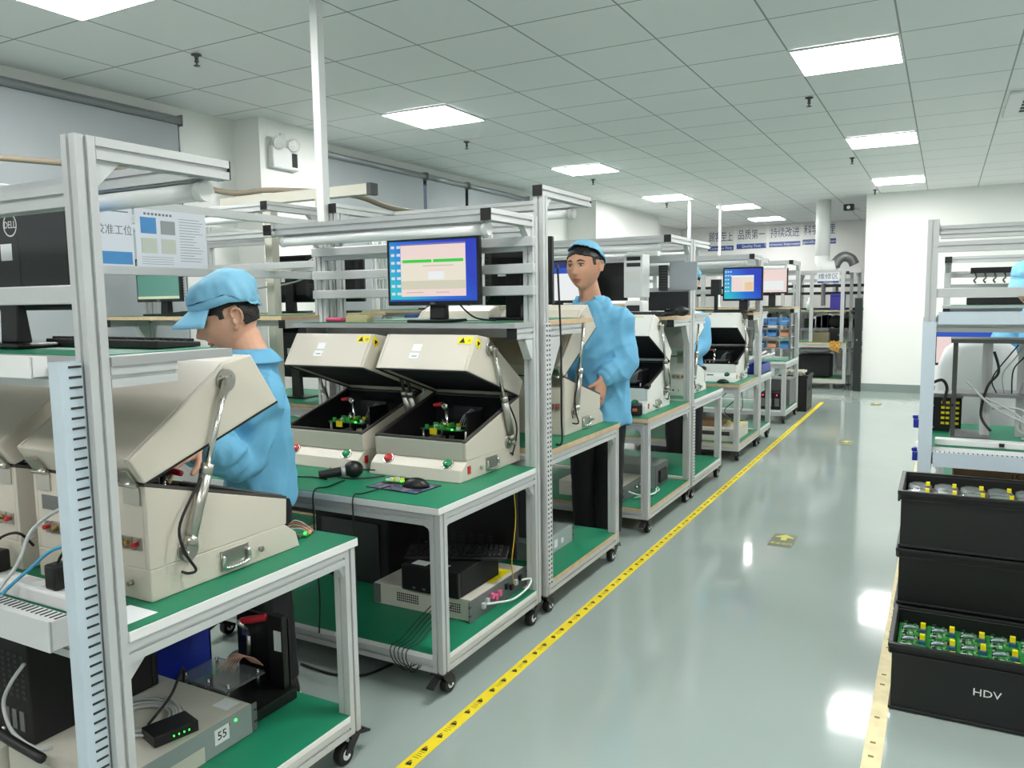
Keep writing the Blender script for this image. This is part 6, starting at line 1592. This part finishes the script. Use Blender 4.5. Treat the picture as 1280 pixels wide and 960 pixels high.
def head_off(x, z, o=.0):    # a point on the face surface at (x, z), pushed out by o
    lo, hi = 0., PI / 2; best = None
    for i in range(80):
        t = i / 79; y = .02 + .11 * t
        d = V((x / .077, y / .096, z / .118))
        p = head_pt(d.normalized())
        e = (p.x - x) ** 2 + (p.z - z) ** 2
        if best is None or e < best[0]: best = (e, p)
    # refine over directions
    p = best[1]; d = V((x / .077, p.y / .096, z / .118)).normalized()
    for _ in range(60):
        p = head_pt(d); d = (d + V(((x - p.x) / .077 * .5, 0, (z - p.z) / .118 * .5))).normalized()
    p = head_pt(d); return V((x, p.y + o, z))

# worker bent over the ducted bench, seen in profile
w1 = dict(head=(-2.172, 1.952, 1.352), face=(-.54, -.84, 0), pitch=.33, facing=(-.62, -.78, 0), neck=(-2.108, 1.985, 1.225), chest=(-2.125, 1.995, 1.03), pelvis=(-2.155, 2.05, .79),
          shL=(-2.010, 1.935, 1.095), elL=(-2.05, 1.875, .885), wrL=(-2.01, 1.655, .965), handL=((.06, -.95, -.2), (.3, -.2, .9), -1, .7),
          shR=(-2.245, 2.09, 1.11), elR=(-2.33, 1.99, .89), wrR=(-2.32, 1.72, .96), handR=((.1, -.9, -.25), (-.1, -.2, 1), 1, .7),
          hipL=(-2.10, 2.015, .74), knL=(-2.085, 1.985, .43), anL=(-2.03, 1.96, .09), toeL=(-.96, -.2, 0), hipR=(-2.2, 2.11, .74), knR=(-2.21, 2.09, .43), anR=(-2.2, 2.09, .09), toeR=(-.95, -.15, 0),
          hem=.69, hemoff=(-.025, .01, 0), jw=.158, jd=.12, fold=.022, hl=.046, col=.028)
W1, HM1 = person('worker in pale blue cap with visor and blue jacket bowing over the big cream tester', w1, SKIN, .0042, 'visor', True, 1.02)
w2 = dict(head=(-1.748, 4.055, 1.572), face=(-.13, -.99, 0), pitch=.04, tilt=.03, facing=(.05, -1, 0), neck=(-1.738, 4.12, 1.41), chest=(-1.725, 4.145, 1.20), pelvis=(-1.715, 4.17, .90),
          shL=(-1.580, 4.15, 1.285), elL=(-1.54, 4.13, 1.04), wrL=(-1.612, 3.985, .965), handL=((-.12, -.3, -.95), (.85, -.45, -.05), 1, .35),
          shR=(-1.875, 4.15, 1.285), elR=(-1.945, 4.11, 1.06), wrR=(-1.90, 3.96, .98), handR=((.1, -.3, -.9), (-.9, -.3, -.1), -1, .35),
          hipL=(-1.635, 4.17, .84), knL=(-1.645, 4.16, .47), anL=(-1.655, 4.17, .09), toeL=(-.1, -1, 0), hipR=(-1.795, 4.17, .84), knR=(-1.80, 4.16, .47), anR=(-1.80, 4.19, .09), toeR=(-.2, -1, 0),
          hem=.70, jw=.178, jd=.118, fold=.022, hl=.068, hx=1.08)
W2_, HM2 = person('man in blue round cap and blue jacket standing with his hand on a cream tester', w2, SKIN2, .0048, 'round', False, 1.04)
w3 = dict(head=(-1.850, 6.40, 1.51), face=(-.3, -.95, 0), pitch=.12, facing=(-.15, -1, 0), neck=(-1.905, 6.45, 1.36), chest=(-1.890, 6.47, 1.18), pelvis=(-1.890, 6.48, .88),
          shL=(-1.750, 6.45, 1.21), elL=(-1.725, 6.40, 1.02), wrL=(-1.805, 6.16, .90), handL=((-.05, -.5, -.8), (.9, -.3, 0), 1, .5),
          shR=(-2.070, 6.46, 1.21), elR=(-2.120, 6.38, 1.03), wrR=(-2.070, 6.18, .95), handR=((.1, -.6, -.75), (-.9, -.3, 0), -1, .5),
          hipL=(-1.810, 6.48, .82), knL=(-1.810, 6.47, .46), anL=(-1.820, 6.48, .09), toeL=(-.1, -1, 0), hipR=(-1.970, 6.48, .82), knR=(-1.970, 6.47, .46), anR=(-1.970, 6.49, .09), toeR=(-.2, -1, 0),
          hem=.72, jw=.150, jd=.115, fold=.012)
W3, HM3 = person('worker half hidden by posts, blue sleeve with wrist watch before the blue desktop monitor', w3, SKIN, .007, 'visor', False, 1.0)
wt = MB(); wr = V(w3['wrL']); dr = (wr - V(w3['elL'])).normalized()
wt.lathe([(.030, -.008), (.034, -.008), (.034, .008), (.030, .008), (.030, -.008)], wr - dr * .004, dr, 20); w_ = wt.build('wrist_watch', BLK, W3)
MB().cyl(wr + V((.032, -.01, 0)), wr + V((.042, -.014, 0)), .016, n=18).build('watch_face', STEEL, w_)
w4 = dict(head=(0.440, 5.590, 1.44), face=(-.45, -.9, 0), pitch=.25, facing=(-.3, -1, 0), neck=(0.490, 5.640, 1.30), chest=(0.510, 5.670, 1.12), pelvis=(0.540, 5.700, .85),
          shL=(0.660, 5.620, 1.21), elL=(0.700, 5.520, .98), wrL=(0.590, 5.360, .95), handL=((-.3, -.8, -.4), (.6, -.3, .6), 1, .5),
          shR=(0.350, 5.670, 1.21), elR=(0.280, 5.560, .98), wrR=(0.360, 5.380, .95), handR=((.2, -.8, -.4), (-.6, -.3, .6), -1, .5),
          hipL=(0.620, 5.700, .79), knL=(0.620, 5.680, .44), anL=(0.620, 5.700, .09), toeL=(-.1, -1, 0), hipR=(0.460, 5.700, .79), knR=(0.460, 5.680, .44), anR=(0.460, 5.700, .09), toeR=(-.2, -1, 0),
          hem=.70, jw=.19, jd=.13, fold=.012)
W4, HM4 = person('worker in blue cap at the picture edge behind the bench across the walkway', w4, SKIN2, .007, 'visor', True, 1.0)
